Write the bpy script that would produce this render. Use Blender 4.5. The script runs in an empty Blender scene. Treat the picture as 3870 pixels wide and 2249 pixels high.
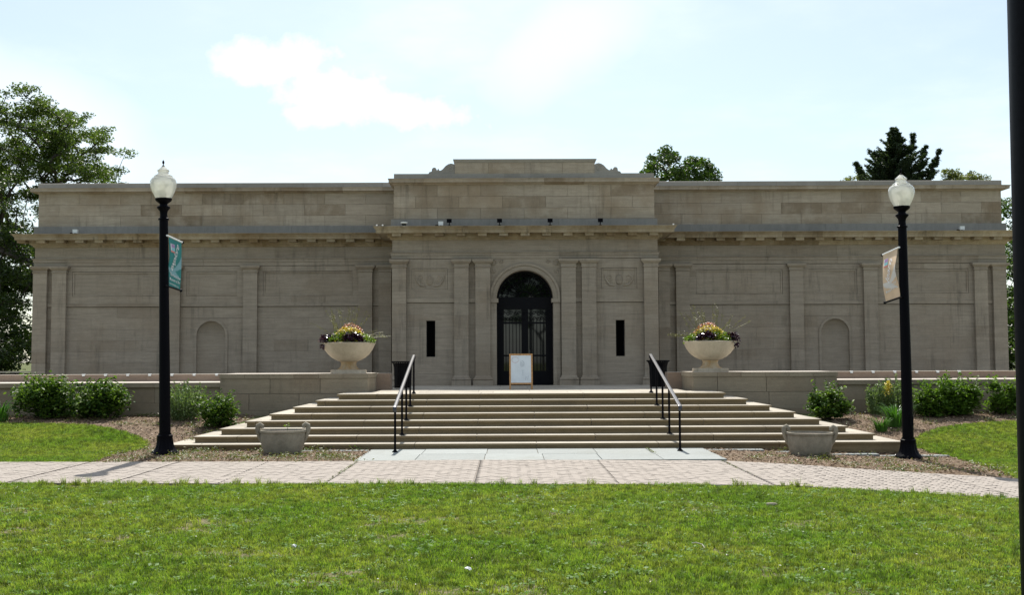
import bpy, math, random
import numpy as np
from mathutils import Vector, Matrix, Euler
R = math.radians
random.seed(7)
RNG = np.random.default_rng(11)
sc = bpy.context.scene
C = sc.collection

# ------------------------------------------------------------------ camera
F_PX, CX, CY, EYE = 4200.0, 1935.0, 1124.5, 1.75
PITCH = math.atan((1360 - CY) / F_PX)
YAW = -math.atan(16 / F_PX)
ROLL = R(-0.24)
CAMR = Matrix.Rotation(YAW, 3, 'Z') @ Matrix.Rotation(R(90) + PITCH, 3, 'X') @ Matrix.Rotation(ROLL, 3, 'Z')
cd = bpy.data.cameras.new('camera')
cam = bpy.data.objects.new('camera', cd)
C.objects.link(cam)
cd.sensor_width = 36.0
cd.lens = F_PX / 3870 * 36.0
cd.clip_end = 3000
cd.clip_start = 0.1
cam.matrix_world = Matrix.Translation((0, 0, EYE)) @ CAMR.to_4x4()
sc.camera = cam

# ------------------------------------------------------------------ light
SUN_EL, SUN_AZ = R(52), R(-3.0)          # sun stands behind the building, a touch to the left
w = bpy.data.worlds.new('World')
sc.world = w
w.use_nodes = True
SUN_STRENGTH = 5.0
SKY_STRENGTH = 0.10
EXPOSURE = 0.45
sc.view_settings.view_transform = 'Standard'
sc.view_settings.look = 'None'
sc.view_settings.gamma = 1.0
sc.view_settings.exposure = EXPOSURE
sl = bpy.data.lights.new('sun', 'SUN')
sl.energy = SUN_STRENGTH
sl.angle = R(0.53)
sl.color = (1.0, 0.95, 0.87)
sun = bpy.data.objects.new('sun', sl)
C.objects.link(sun)
sd = Vector((math.sin(SUN_AZ) * math.cos(SUN_EL), math.cos(SUN_AZ) * math.cos(SUN_EL), math.sin(SUN_EL)))
sun.rotation_euler = sd.to_track_quat('Z', 'Y').to_euler()
sun.location = (0, 30, 60)


class NT:
    """tiny node-tree helper"""
    def __init__(self, tree):
        self.t = tree
        self.L = tree.links

    def n(self, typ, ins=None, **kw):
        nd = self.t.nodes.new(typ)
        for k, v in kw.items():
            setattr(nd, k, v)
        for k, v in (ins or {}).items():
            s = nd.inputs[k]
            if isinstance(v, bpy.types.NodeSocket):
                self.L.new(v, s)
            else:
                s.default_value = v
        return nd

    def math(self, op, a, b=None, c=None, clamp=False):
        nd = self.t.nodes.new('ShaderNodeMath')
        nd.operation = op
        nd.use_clamp = clamp
        for i, v in enumerate((a, b, c)):
            if v is None:
                continue
            if isinstance(v, bpy.types.NodeSocket):
                self.L.new(v, nd.inputs[i])
            else:
                nd.inputs[i].default_value = v
        return nd.outputs[0]

    def mix(self, fac, a, b, blend='MIX'):
        nd = self.t.nodes.new('ShaderNodeMix')
        nd.data_type = 'RGBA'
        nd.blend_type = blend
        for i, v in ((0, fac), (6, a), (7, b)):
            if isinstance(v, bpy.types.NodeSocket):
                self.L.new(v, nd.inputs[i])
            else:
                nd.inputs[i].default_value = v if i == 0 else (tuple(v) + (1,) if len(v) == 3 else v)
        return nd.outputs[2]

    def smooth(self, v, lo, hi, a=0.0, b=1.0):
        nd = self.n('ShaderNodeMapRange', {0: v, 1: lo, 2: hi, 3: a, 4: b}, interpolation_type='SMOOTHSTEP')
        return nd.outputs[0]

    def noise(self, vec, scale, detail=4, rough=0.55):
        nd = self.n('ShaderNodeTexNoise', {'Vector': vec, 'Scale': scale, 'Detail': detail, 'Roughness': rough})
        return nd.outputs[0]


def build_world():
    t = w.node_tree
    t.nodes.clear()
    b = NT(t)
    sky = b.n('ShaderNodeTexSky', sky_type='NISHITA', sun_disc=False, sun_elevation=SUN_EL, sun_rotation=SUN_AZ,
              altitude=20, air_density=1.0, dust_density=1.2, ozone_density=1.2)
    tc = b.n('ShaderNodeTexCoord').outputs['Generated']
    xyz = b.n('ShaderNodeSeparateXYZ', {0: tc})
    x, y, z = xyz.outputs
    # cloud layer as a plane overhead: even all round the sky
    zz = b.math('ADD', b.math('MAXIMUM', z, 0.0), 0.12)
    pl = b.n('ShaderNodeCombineXYZ', {0: b.math('DIVIDE', x, zz), 1: b.math('DIVIDE', y, zz), 2: 0.0}).outputs[0]
    n1 = b.noise(pl, 0.75, 7, 0.58)
    veil = b.smooth(n1, 0.42, 0.74, 0.0, 0.75)
    # the cumulus and the veil in front of us, by direction (tangent of azimuth / elevation)
    yy = b.math('MAXIMUM', y, 0.05)
    u = b.math('DIVIDE', x, yy)
    v = b.math('DIVIDE', z, yy)
    uv = b.n('ShaderNodeCombineXYZ', {0: u, 1: v, 2: 0.0}).outputs[0]
    wob = b.noise(uv, 22.0, 8, 0.6)
    wob2 = b.noise(uv, 7.0, 4, 0.5)

    def ell(cx, cy, rx, ry, rot=0.0):
        du = b.math('SUBTRACT', u, cx)
        dv = b.math('SUBTRACT', v, cy)
        c_, s_ = math.cos(rot), math.sin(rot)
        a = b.math('DIVIDE', b.math('ADD', b.math('MULTIPLY', du, c_), b.math('MULTIPLY', dv, s_)), rx)
        e = b.math('DIVIDE', b.math('SUBTRACT', b.math('MULTIPLY', dv, c_), b.math('MULTIPLY', du, s_)), ry)
        return b.math('SUBTRACT', 1.0, b.math('SQRT', b.math('ADD', b.math('MULTIPLY', a, a), b.math('MULTIPLY', e, e))))

    def px(p, q):
        return ((p - 1919) / 4200, (1360 - q) / 4200)
    m = None
    for (p, q, rx, ry, ro) in ((1040, 225, 290, 110, 0.0), (1260, 330, 320, 140, -0.25), (1530, 400, 300, 95, -0.25), (1200, 420, 150, 70, 0)):
        cu, cv = px(p, q)
        e = ell(cu, cv, rx / 4200, ry / 4200, ro)
        m = e if m is None else b.math('MAXIMUM', m, e)
    cum = b.smooth(b.math('ADD', m, b.math('MULTIPLY', b.math('SUBTRACT', wob, 0.5), 2.2)), -0.4, 1.1, 0.0, 0.9)
    front = b.smooth(y, 0.2, 0.4)
    # broad thin veil: left third and top centre
    m2 = None
    for (p, q, rx, ry, ro) in ((180, 480, 900, 330, -0.62), (2150, 120, 560, 330, 0.5), (250, 640, 620, 200, 0)):
        cu, cv = px(p, q)
        e = ell(cu, cv, rx / 4200, ry / 4200, ro)
        m2 = e if m2 is None else b.math('MAXIMUM', m2, e)
    ve2 = b.smooth(b.math('ADD', m2, b.math('MULTIPLY', b.math('SUBTRACT', wob2, 0.5), 1.0)), -0.2, 0.8, 0.0, 0.9)
    cl = b.math('MAXIMUM', cum, b.math('MULTIPLY', ve2, .5))
    cl = b.math('MULTIPLY', cl, front)
    cl = b.math('MAXIMUM', cl, b.math('ADD', .20, b.math('MULTIPLY', veil, 0.45)), clamp=True)
    skyc = b.mix(1.0, sky.outputs[0], (0.94, 1.02, 1.0), 'MULTIPLY')
    col = b.mix(cl, skyc, (10.5, 10.5, 10.3))
    bg = b.n('ShaderNodeBackground', {'Color': col, 'Strength': SKY_STRENGTH})
    out = b.n('ShaderNodeOutputWorld')
    b.L.new(bg.outputs[0], out.inputs[0])


build_world()

# ------------------------------------------------------------------ pixel -> place helpers


def ray(px, py):
    return CAMR @ Vector(((px - CX) / F_PX, (CY - py) / F_PX, -1.0))


def on_y(px, py, Y):
    d = ray(px, py)
    t = Y / d.y
    return Vector((d.x * t, Y, EYE + d.z * t))


def on_z(px, py, Z):
    d = ray(px, py)
    t = (Z - EYE) / d.z
    return Vector((d.x * t, d.y * t, Z))


def ss(a, b, x):
    t = np.clip((np.asarray(x, float) - a) / (b - a), 0, 1)
    return t * t * (3 - 2 * t)


def zg(X, Y):
    """height of the ground: level walk, beds rising to the terrace wall, a slight fall to the right"""
    X = np.asarray(X, float); Y = np.asarray(Y, float)
    st = 20.3 + 1.6 * ss(-9.5, -7.2, X) + .1 * ss(-2, 4, X)
    rise = 0.44 * ss(0, 1, (Y - st) / (26.4 - st)) * ss(0, 2.5, np.abs(X - .55) - 3.2)
    drop = -0.17 * ss(3.5, 8, X) * (1 - ss(21.0, 22.8, Y))
    und = 0.02 * np.sin(X * .9 + 1) * np.sin(Y * .7) * ss(0, 4, 16 - Y)
    return rise + drop + und


def on_ground(px, py, dz=0.0):
    """first place where the ray through a pixel meets the ground"""
    d = ray(px, py)
    ts = np.linspace(4, 60, 6000)
    X, Y, Z = d.x * ts, d.y * ts, EYE + d.z * ts
    h = Z - zg(X, Y) - dz
    k = int(np.argmax(h < 0))
    return Vector((float(X[k]), float(Y[k]), float(zg(X[k], Y[k])) + dz))


# ------------------------------------------------------------------ mesh helpers
class MB:
    def __init__(self):
        self.v = []
        self.f = []

    def box(self, x0, x1, y0, y1, z0, z1):
        i = len(self.v)
        self.v += [(x0, y0, z0), (x1, y0, z0), (x1, y1, z0), (x0, y1, z0), (x0, y0, z1), (x1, y0, z1), (x1, y1, z1), (x0, y1, z1)]
        self.f += [(i, i+3, i+2, i+1), (i+4, i+5, i+6, i+7), (i, i+1, i+5, i+4), (i+1, i+2, i+6, i+5), (i+2, i+3, i+7, i+6), (i+3, i, i+4, i+7)]
        return self

    def tube(self, pts, r, n=8, cap=True):
        pts = [Vector(p) for p in pts]
        rs = r if isinstance(r, (list, tuple)) else [r] * len(pts)
        base = len(self.v)
        prev = None
        for k, p in enumerate(pts):
            if k == 0:
                d = pts[1] - p
            elif k == len(pts) - 1:
                d = p - pts[k-1]
            else:
                d = pts[k+1] - pts[k-1]
            d = d.normalized() if d.length > 1e-9 else Vector((0, 0, 1))
            if prev is None:
                a = Vector((0, 0, 1)) if abs(d.z) < .9 else Vector((1, 0, 0))
                u = d.cross(a).normalized()
            else:
                u = (prev - d * prev.dot(d))
                u = u.normalized() if u.length > 1e-6 else d.orthogonal().normalized()
            prev = u
            w_ = d.cross(u)
            for j in range(n):
                an = 2 * math.pi * j / n
                self.v.append(tuple(p + (u * math.cos(an) + w_ * math.sin(an)) * rs[k]))
        for k in range(len(pts) - 1):
            for j in range(n):
                a = base + k * n + j
                b = base + k * n + (j + 1) % n
                self.f.append((a, b, b + n, a + n))
        if cap:
            self.f.append(tuple(base + j for j in range(n))[::-1])
            e = base + (len(pts) - 1) * n
            self.f.append(tuple(e + j for j in range(n)))
        return self

    def lathe(self, prof, n=32, c=(0, 0, 0), flute=None, cap=True):
        base = len(self.v)
        for k, (r, z) in enumerate(prof):
            for j in range(n):
                an = 2 * math.pi * j / n
                rr = r
                if flute:
                    rr = r * (1 + flute(k) * math.cos(an * (n // 3)))
                self.v.append((c[0] + rr * math.cos(an), c[1] + rr * math.sin(an), c[2] + z))
        for k in range(len(prof) - 1):
            for j in range(n):
                a = base + k * n + j
                b = base + k * n + (j + 1) % n
                self.f.append((a, b, b + n, a + n))
        if cap:
            if prof[0][0] > 1e-5:
                self.f.append(tuple(base + j for j in range(n))[::-1])
            e = base + (len(prof) - 1) * n
            if prof[-1][0] > 1e-5:
                self.f.append(tuple(e + j for j in range(n)))
        return self

    def sweep(self, path, prof, closed=True):
        """prof: list of (out, z); path: list of (x, y) walked with the outside on the right hand"""
        base = len(self.v)
        m = len(prof)
        P = [Vector((p[0], p[1])) for p in path]
        for k, p in enumerate(P):
            nrm = []
            if k > 0:
                d = (p - P[k-1]).normalized(); nrm.append(Vector((d.y, -d.x)))
            if k < len(P) - 1:
                d = (P[k+1] - p).normalized(); nrm.append(Vector((d.y, -d.x)))
            if len(nrm) == 2:
                o = nrm[0] + nrm[1]
                o = o / max(1e-6, o.dot(nrm[0]))
            else:
                o = nrm[0]
            for (a, z) in prof:
                self.v.append((p.x + o.x * a, p.y + o.y * a, z))
        rng = m if closed else m - 1
        for k in range(len(P) - 1):
            for j in range(rng):
                a = base + k * m + j
                b = base + k * m + (j + 1) % m
                self.f.append((a, a + m, b + m, b))
        if closed:
            self.f.append(tuple(base + j for j in range(m)))
            e = base + (len(P) - 1) * m
            self.f.append(tuple(e + j for j in range(m))[::-1])
        return self

    def prism(self, poly, y0, y1):
        """polygon in x,z extruded along y"""
        i = len(self.v); n = len(poly)
        self.v += [(x, y0, z) for x, z in poly] + [(x, y1, z) for x, z in poly]
        self.f.append(tuple(range(i, i + n)))
        self.f.append(tuple(range(i + n, i + 2 * n))[::-1])
        for j in range(n):
            k = (j + 1) % n
            self.f.append((i + j, i + n + j, i + n + k, i + k))
        return self

    def mesh(self, name, smooth=False, auto=None):
        me = bpy.data.meshes.new(name)
        me.from_pydata(self.v, [], self.f)
        me.validate()
        import bmesh
        bm = bmesh.new(); bm.from_mesh(me)
        bmesh.ops.recalc_face_normals(bm, faces=bm.faces)
        if smooth:
            for f in bm.faces:
                f.smooth = True
            lim = R(auto or 38)
            for e in bm.edges:
                if len(e.link_faces) == 2 and e.calc_face_angle(0) > lim:
                    e.smooth = False
        bm.to_mesh(me); bm.free()
        return me


def wm(o):
    m = o.matrix_basis if o.parent is None else wm(o.parent) @ o.matrix_parent_inverse @ o.matrix_basis
    return m.copy()


def obj(name, mb, mat, parent=None, world=False, smooth=False, kind=None, auto=None):
    me = mb.mesh(name, smooth, auto) if isinstance(mb, MB) else mb
    o = bpy.data.objects.new(name, me)
    C.objects.link(o)
    if mat is not None and len(me.materials) == 0:
        me.materials.append(mat)
    if parent is not None:
        o.parent = parent
        if world:
            o.matrix_parent_inverse = wm(parent).inverted()
    if kind:
        o['kind'] = kind
    return o


def empty(name, loc=(0, 0, 0), rz=0.0):
    o = bpy.data.objects.new(name, None)
    o.empty_display_size = 0.2
    C.objects.link(o)
    o.location = loc
    o.rotation_euler = (0, 0, rz)
    return o


def tag(o, label, cat, group=None):
    o['label'] = label
    o['category'] = cat
    if group:
        o['group'] = group
    return o


def copy_tree(o, parent=None, first=True):
    c = o.copy()
    C.objects.link(c)
    c.parent = parent
    for ch in list(o.children):
        copy_tree(ch, c, False)
    return c


_cube = {}


def block(name, x0, x1, y0, y1, z0, z1, mat, parent, top=None):
    """a cut stone: a shared unit cube per material, placed and scaled"""
    key = (mat.name, top.name if top else '')
    if key not in _cube:
        _cube[key] = MB().box(-.5, .5, -.5, .5, -.5, .5).mesh('stone_block')
        _cube[key].materials.append(mat)
        if top:  # upward faces take a paler stone: sunlit brightness put into the colour
            _cube[key].materials.append(top)
            for f in _cube[key].polygons:
                if f.normal.z > .9:
                    f.material_index = 1
    o = bpy.data.objects.new(name, _cube[key])
    C.objects.link(o)
    o.location = ((x0 + x1) / 2, (y0 + y1) / 2, (z0 + z1) / 2)
    o.scale = (x1 - x0, y1 - y0, z1 - z0)
    o.parent = parent
    o.matrix_parent_inverse = wm(parent).inverted()
    return o


# ------------------------------------------------------------------ materials
def new_mat(name):
    m = bpy.data.materials.new(name)
    m.use_nodes = True
    m.node_tree.nodes.clear()
    b = NT(m.node_tree)
    out = b.n('ShaderNodeOutputMaterial')
    return m, b, out


def pos(b, scale=(1, 1, 1)):
    g = b.n('ShaderNodeNewGeometry')
    mp = b.n('ShaderNodeMapping', {'Vector': g.outputs['Position'], 'Scale': scale})
    return mp.outputs[0], g


def stone(name, c1, c2, c3, streak=(0.7, 0.7, 9.0), var=0.14, rough=0.85, bump=0.25, hue=0.5, patch=.5, plo=.75, drip=0.0):
    m, b, out = new_mat(name)
    p, g = pos(b)
    ps, _ = pos(b, streak)
    big = b.noise(p, 0.55, 5, 0.6)
    st = b.noise(ps, 1.9, 8, 0.72)
    fine = b.noise(p, 38.0, 3, 0.6)
    oi = b.n('ShaderNodeObjectInfo').outputs['Random']
    rnd = b.math('FRACT', b.math('ADD', oi, g.outputs['Random Per Island']))
    col = b.mix(b.smooth(st, 0.32, 0.68), c1, c2)
    col = b.mix(b.math('MULTIPLY', b.smooth(big, 0.45, 0.75), hue), col, c3)
    rnd2 = b.math('FRACT', b.math('MULTIPLY', rnd, 7.31))
    col = b.mix(b.math('MULTIPLY', b.math('MULTIPLY', b.smooth(rnd2, plo, 1.0), patch), b.smooth(b.noise(p, 1.7, 5, .6), .3, .6)), col, tuple(x * .82 for x in c3))
    k = b.math('ADD', 1 - var, b.math('MULTIPLY', rnd, 2 * var))
    if drip:
        # rain streaks: narrow, tall, in patches
        pd, _ = pos(b, (5.5, 5.5, .45))
        dr = b.math('MULTIPLY', b.smooth(b.noise(pd, 1.0, 6, .7), .48, .72), b.smooth(b.noise(p, .8, 3, .5), .40, .62))
        k = b.math('MULTIPLY', k, b.math('SUBTRACT', 1.0, b.math('MULTIPLY', dr, drip)))
    med = b.noise(p, 6.0, 5, .7)
    k = b.math('MULTIPLY', k, b.math('ADD', 0.66, b.math('ADD', b.math('MULTIPLY', fine, 0.34), b.math('MULTIPLY', med, 0.34))))
    kc = b.n('ShaderNodeCombineXYZ', {0: k, 1: k, 2: k}).outputs[0]
    col = b.mix(1.0, col, kc, 'MULTIPLY')
    bm = b.n('ShaderNodeBump', {'Strength': bump, 'Distance': 0.01, 'Height': b.math('ADD', b.math('MULTIPLY', st, .6), fine)})
    ps_ = b.n('ShaderNodeBsdfPrincipled', {'Base Color': col, 'Roughness': rough, 'Normal': bm.outputs[0], 'Specular IOR Level': 0.25})
    b.L.new(ps_.outputs[0], out.inputs[0])
    return m


def plain(name, col, rough=0.5, metal=0.0, spec=0.5, nvar=0.0, nscale=30.0, bump=0.0):
    m, b, out = new_mat(name)
    ins = {'Base Color': tuple(col) + (1,), 'Roughness': rough, 'Metallic': metal, 'Specular IOR Level': spec}
    if nvar or bump:
        p, g = pos(b)
        n = b.noise(p, nscale, 5, 0.6)
        lo = tuple(x * (1 - nvar) for x in col); hi = tuple(min(1, x * (1 + nvar)) for x in col)
        ins['Base Color'] = b.mix(b.smooth(n, .3, .7), lo, hi)
        if bump:
            ins['Normal'] = b.n('ShaderNodeBump', {'Strength': bump, 'Distance': 0.01, 'Height': n}).outputs[0]
    s = b.n('ShaderNodeBsdfPrincipled', ins)
    b.L.new(s.outputs[0], out.inputs[0])
    return m


def leaf_mat(name, cols, trans=0.35, rough=0.45, pscale=0.0, spec=0.45, objrand=False):
    m, b, out = new_mat(name)
    p, g = pos(b)
    rnd = g.outputs['Random Per Island']
    if objrand:
        rnd = b.math('FRACT', b.math('ADD', rnd, b.n('ShaderNodeObjectInfo').outputs['Random']))
    ramp = b.n('ShaderNodeValToRGB', {0: rnd})
    cr = ramp.color_ramp
    while len(cr.elements) < len(cols):
        cr.elements.new(0.5)
    for i, c in enumerate(cols):
        cr.elements[i].position = i / max(1, len(cols) - 1)
        cr.elements[i].color = tuple(c) + (1,)
    col = ramp.outputs[0]
    if pscale:
        n = b.noise(p, pscale, 4, 0.6)
        k = b.smooth(n, .3, .7, .72, 1.25)
        col = b.mix(1.0, col, b.n('ShaderNodeCombineXYZ', {0: k, 1: k, 2: b.math('MULTIPLY', k, .95)}).outputs[0], 'MULTIPLY')
    d = b.n('ShaderNodeBsdfPrincipled', {'Base Color': col, 'Roughness': rough, 'Specular IOR Level': spec})
    tcol = b.mix(1.0, col, (1.25, 1.3, 0.6), 'MULTIPLY')
    t = b.n('ShaderNodeBsdfTranslucent', {'Color': tcol})
    mx = b.n('ShaderNodeMixShader', {0: trans, 1: d.outputs[0], 2: t.outputs[0]})
    b.L.new(mx.outputs[0], out.inputs[0])
    return m


M = {}
M['lime'] = stone('limestone', (.345, .298, .236), (.272, .234, .185), (.258, .206, .148), var=.05, drip=.36)
M['lime_attic'] = stone('limestone_attic', (.43, .37, .292), (.342, .292, .23), (.285, .222, .153), var=.09, drip=.38, hue=.95, patch=1.0, plo=.45)  # same limestone as below, paler: ground-bounced light put into the colour
M['lime_stain'] = stone('limestone_stained', (.385, .325, .23), (.31, .25, .16), (.19, .128, .06), streak=(3, 3, .8), drip=.45, hue=.95, patch=.8, plo=.4)
M['lime_grey'] = stone('limestone_weathered', (.33, .31, .278), (.295, .278, .25), (.265, .245, .215), var=.06)
M['flashing'] = stone('lead_grey_stone', (.27, .262, .245), (.23, .225, .212), (.215, .21, .195), var=.05, streak=(4, 4, .6))
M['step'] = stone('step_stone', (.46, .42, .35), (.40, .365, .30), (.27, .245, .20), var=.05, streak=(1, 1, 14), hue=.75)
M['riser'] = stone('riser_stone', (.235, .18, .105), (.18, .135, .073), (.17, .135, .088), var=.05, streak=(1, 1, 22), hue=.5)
M['wall'] = stone('wall_stone', (.29, .246, .18), (.245, .206, .15), (.245, .186, .128), var=.09, drip=.2, hue=.6)
M['parapet'] = stone('parapet_stone', (.31, .235, .18), (.27, .20, .152), (.235, .168, .122), var=.06)
M['coping'] = stone('coping_stone', (.55, .50, .44), (.48, .43, .37), (.45, .40, .34), var=.05)
M['blue'] = stone('bluestone', (.305, .325, .315), (.265, .285, .277), (.235, .245, .222), streak=(1.2, 6, 1), var=.07, hue=.8)
M['mortar'] = plain('mortar', (.20, .172, .135), .95)
M['brick'] = stone('paving_brick', (.315, .28, .247), (.30, .265, .232), (.345, .305, .27), streak=(3, 3, 3), var=.03, bump=.1, hue=.3)
M['joint'] = plain('paving_joint', (.265, .232, .202), .95, nvar=.3, nscale=20)
M['urn'] = stone('urn_stone', (.54, .475, .37), (.46, .40, .31), (.33, .275, .20), streak=(4, 4, 1.0), var=.03, hue=.75, bump=.5, drip=.3)
M['urn_stem'] = stone('urn_stem_rusty', (.42, .28, .14), (.50, .42, .30), (.36, .22, .09), streak=(4, 4, 1), var=.03, hue=.7)
M['tub'] = stone('tub_concrete', (.34, .308, .242), (.235, .213, .166), (.15, .134, .10), streak=(3, 3, 3), var=.05, bump=.8, hue=.9)
M['iron'] = plain('black_painted_iron', (.003, .003, .005), .45, spec=.05, nvar=.3, nscale=60)
M['rail'] = plain('rail_iron', (.03, .03, .036), .28, spec=.7, nvar=.5, nscale=50)
M['can'] = plain('bin_black', (.004, .004, .005), .55, spec=.12)
M['glass'] = plain('door_glass', (.003, .005, .006), .03, spec=.7)
M['bronze'] = plain('door_frame_dark', (.003, .003, .005), .5, spec=.12)
M['dark'] = plain('dark_void', (.003, .003, .003), .9, spec=.05)
M['white'] = plain('white_enamel', (.78, .80, .80), .4)
M['board'] = plain('whiteboard', (.62, .68, .72), .35, nvar=.05, nscale=6)
M['wood'] = plain('sign_wood', (.42, .22, .075), .5, nvar=.35, nscale=40)
M['ink_red'] = plain('marker_red', (.52, .36, .36), .6)
M['ink_grey'] = plain('marker_grey', (.36, .40, .44), .6)
M['ink_pale'] = plain('marker_pale', (.50, .56, .60), .6)
M['teal'] = plain('banner_teal', (.012, .20, .19), .6, nvar=.12, nscale=3)
M['teal2'] = plain('banner_teal_pale', (.19, .38, .42), .6)
M['tan'] = plain('banner_tan', (.66, .50, .34), .6, nvar=.08, nscale=3)
M['tan2'] = plain('banner_tan_pale', (.66, .64, .60), .6)
M['print_white'] = plain('print_white', (.72, .74, .74), .6)
M['print_grey'] = plain('print_grey', (.82, .82, .84), .6)
M['print_purple'] = plain('print_purple', (.36, .22, .42), .6)
M['print_cyan'] = plain('print_cyan', (.22, .50, .55), .6)
M['print_red'] = plain('print_red', (.62, .20, .17), .6)
M['soil'] = plain('soil', (.055, .04, .028), .95, nvar=.4, nscale=25, bump=.6)
M['bark'] = plain('bark', (.045, .036, .03), .9, nvar=.4, nscale=14, bump=.6)
M['stem'] = plain('green_stem', (.09, .13, .04), .7)


def globe_mat():
    m, b, out = new_mat('lamp_globe')
    tr = b.n('ShaderNodeBsdfTranslucent', {'Color': (.95, .95, .88, 1)})
    tp = b.n('ShaderNodeBsdfTransparent', {'Color': (.97, .97, .93, 1)})
    gl = b.n('ShaderNodeBsdfGlossy', {'Color': (1, 1, 1, 1), 'Roughness': .12})
    df = b.n('ShaderNodeBsdfDiffuse', {'Color': (.84, .84, .79, 1)})
    a = b.n('ShaderNodeMixShader', {0: .45, 1: tr.outputs[0], 2: df.outputs[0]})
    c = b.n('ShaderNodeMixShader', {0: .13, 1: a.outputs[0], 2: tp.outputs[0]})
    fr = b.n('ShaderNodeFresnel', {'IOR': 1.35})
    d = b.n('ShaderNodeMixShader', {0: fr.outputs[0], 1: c.outputs[0], 2: gl.outputs[0]})
    b.L.new(d.outputs[0], out.inputs[0])
    return m


M['globe'] = globe_mat()

# ------------------------------------------------------------------ ground


def ground_mat():
    m, b, out = new_mat('lawn_soil')
    p, g = pos(b)
    n = b.noise(p, 1.1, 6, .65)
    n2 = b.noise(p, 22, 4, .6)
    col = b.mix(b.smooth(n, .40, .66), (.085, .12, .028), (.22, .175, .115))
    col = b.mix(b.smooth(n2, .35, .7), col, (.04, .07, .014))
    s = b.n('ShaderNodeBsdfPrincipled', {'Base Color': col, 'Roughness': .95, 'Specular IOR Level': .1,
            'Normal': b.n('ShaderNodeBump', {'Strength': .6, 'Distance': .02, 'Height': n2}).outputs[0]})
    b.L.new(s.outputs[0], out.inputs[0])
    return m


def mulch_mat():
    m, b, out = new_mat('mulch')
    p, g = pos(b)
    n = b.noise(p, 16, 5, .7)
    n2 = b.noise(p, 2.2, 4, .6)
    col = b.mix(b.smooth(n, .3, .7), (.085, .06, .042), (.25, .185, .13))
    col = b.mix(b.math('MULTIPLY', b.smooth(n2, .5, .75), .5), col, (.075, .085, .03))
    s = b.n('ShaderNodeBsdfPrincipled', {'Base Color': col, 'Roughness': .95, 'Specular IOR Level': .1,
            'Normal': b.n('ShaderNodeBump', {'Strength': .45, 'Distance': .02, 'Height': n}).outputs[0]})
    b.L.new(s.outputs[0], out.inputs[0])
    return m


M['lawn'] = ground_mat()
M['mulch'] = mulch_mat()


def build_ground():
    xs = np.concatenate([[-900, -300, -120, -60], np.arange(-36, 36.01, .6), [60, 120, 300, 900]])
    ys = np.concatenate([[-600, -200, -80, -30, -10, 0], np.arange(2, 30.01, .4), [36, 45, 60, 90, 150, 300, 700, 1500]])
    X, Y = np.meshgrid(xs, ys)
    Z = zg(X, Y) - .004
    inside = (Y > 19.5) & (Y < 36) & (X > -3.0) & (X < 4.1)
    Z = np.where(inside, -.03, Z)
    mb = MB()
    nx, ny = len(xs), len(ys)
    mb.v = [(float(a), float(b_), float(c)) for a, b_, c in zip(X.ravel(), Y.ravel(), Z.ravel())]
    mb.f = [(j * nx + i, j * nx + i + 1, (j + 1) * nx + i + 1, (j + 1) * nx + i) for j in range(ny - 1) for i in range(nx - 1)]
    obj('ground', mb, M['lawn'], smooth=True, kind='structure')


build_ground()


def inside_poly(P, X, Y):
    res = np.zeros(X.shape, bool)
    n = len(P)
    for i in range(n):
        x1, y1 = P[i]; x2, y2 = P[(i + 1) % n]
        c = ((y1 > Y) != (y2 > Y)) & (X < (x2 - x1) * (Y - y1) / (y2 - y1 + 1e-12) + x1)
        res ^= c
    return res


def sheet(name, poly, cell, dz, mat=None, jitter=0.0):
    xs = np.arange(min(p[0] for p in poly), max(p[0] for p in poly) + cell, cell)
    ys = np.arange(min(p[1] for p in poly), max(p[1] for p in poly) + cell, cell)
    X, Y = np.meshgrid(xs, ys)
    cx, cy = (X[:-1, :-1] + cell / 2), (Y[:-1, :-1] + cell / 2)
    jx = np.sin(cy * 3.1) * jitter + np.sin(cy * 9 + cx * 4) * jitter * .6
    jy = np.sin(cx * 2.7 + 1) * jitter + np.sin(cx * 11 + cy * 5) * jitter * .6
    ins = inside_poly(poly, cx + jx, cy + jy)
    Z = zg(X, Y) + dz
    idx = -np.ones(X.shape, int)
    V = []
    Fc = []
    for j, i in zip(*np.nonzero(ins)):
        q = []
        for (jj, ii) in ((j, i), (j, i + 1), (j + 1, i + 1), (j + 1, i)):
            if idx[jj, ii] < 0:
                idx[jj, ii] = len(V)
                V.append((X[jj, ii], Y[jj, ii], Z[jj, ii]))
            q.append(int(idx[jj, ii]))
        Fc.append(tuple(q))
    me = bpy.data.meshes.new(name)
    me.from_pydata([tuple(map(float, v)) for v in V], [], Fc)
    me.polygons.foreach_set('use_smooth', [True] * len(me.polygons))
    if mat:
        me.materials.append(mat)
    return me


# --- brick walk: both edges as curves Y(X) found from the picture
near_px = [(-600, 1826), (0, 1826), (600, 1828), (1200, 1829), (1800, 1829), (2400, 1831), (2700, 1833), (3012, 1838), (3263, 1853), (3522, 1867), (3857, 1884), (4400, 1915)]
far_px = [(-600, 1748), (0, 1747), (600, 1746), (1100, 1745), (1360, 1743), (1700, 1739), (2300, 1739), (2706, 1741), (2800, 1745), (3012, 1757), (3225, 1772), (3437, 1784), (3692, 1800), (3862, 1811), (4400, 1848)]
near_w = [on_ground(p, q, .025) for p, q in near_px]
far_w = [on_ground(p, q, .025) for p, q in far_px]
NX, NY = [p.x for p in near_w], [p.y for p in near_w]
FX, FY = [p.x for p in far_w], [p.y for p in far_w]
near_Y = lambda x: float(np.interp(x, NX, NY))
far_Y = lambda x: float(np.interp(x, FX, FY))
PATH_X0, PATH_X1 = -11.5, 12.5


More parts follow.
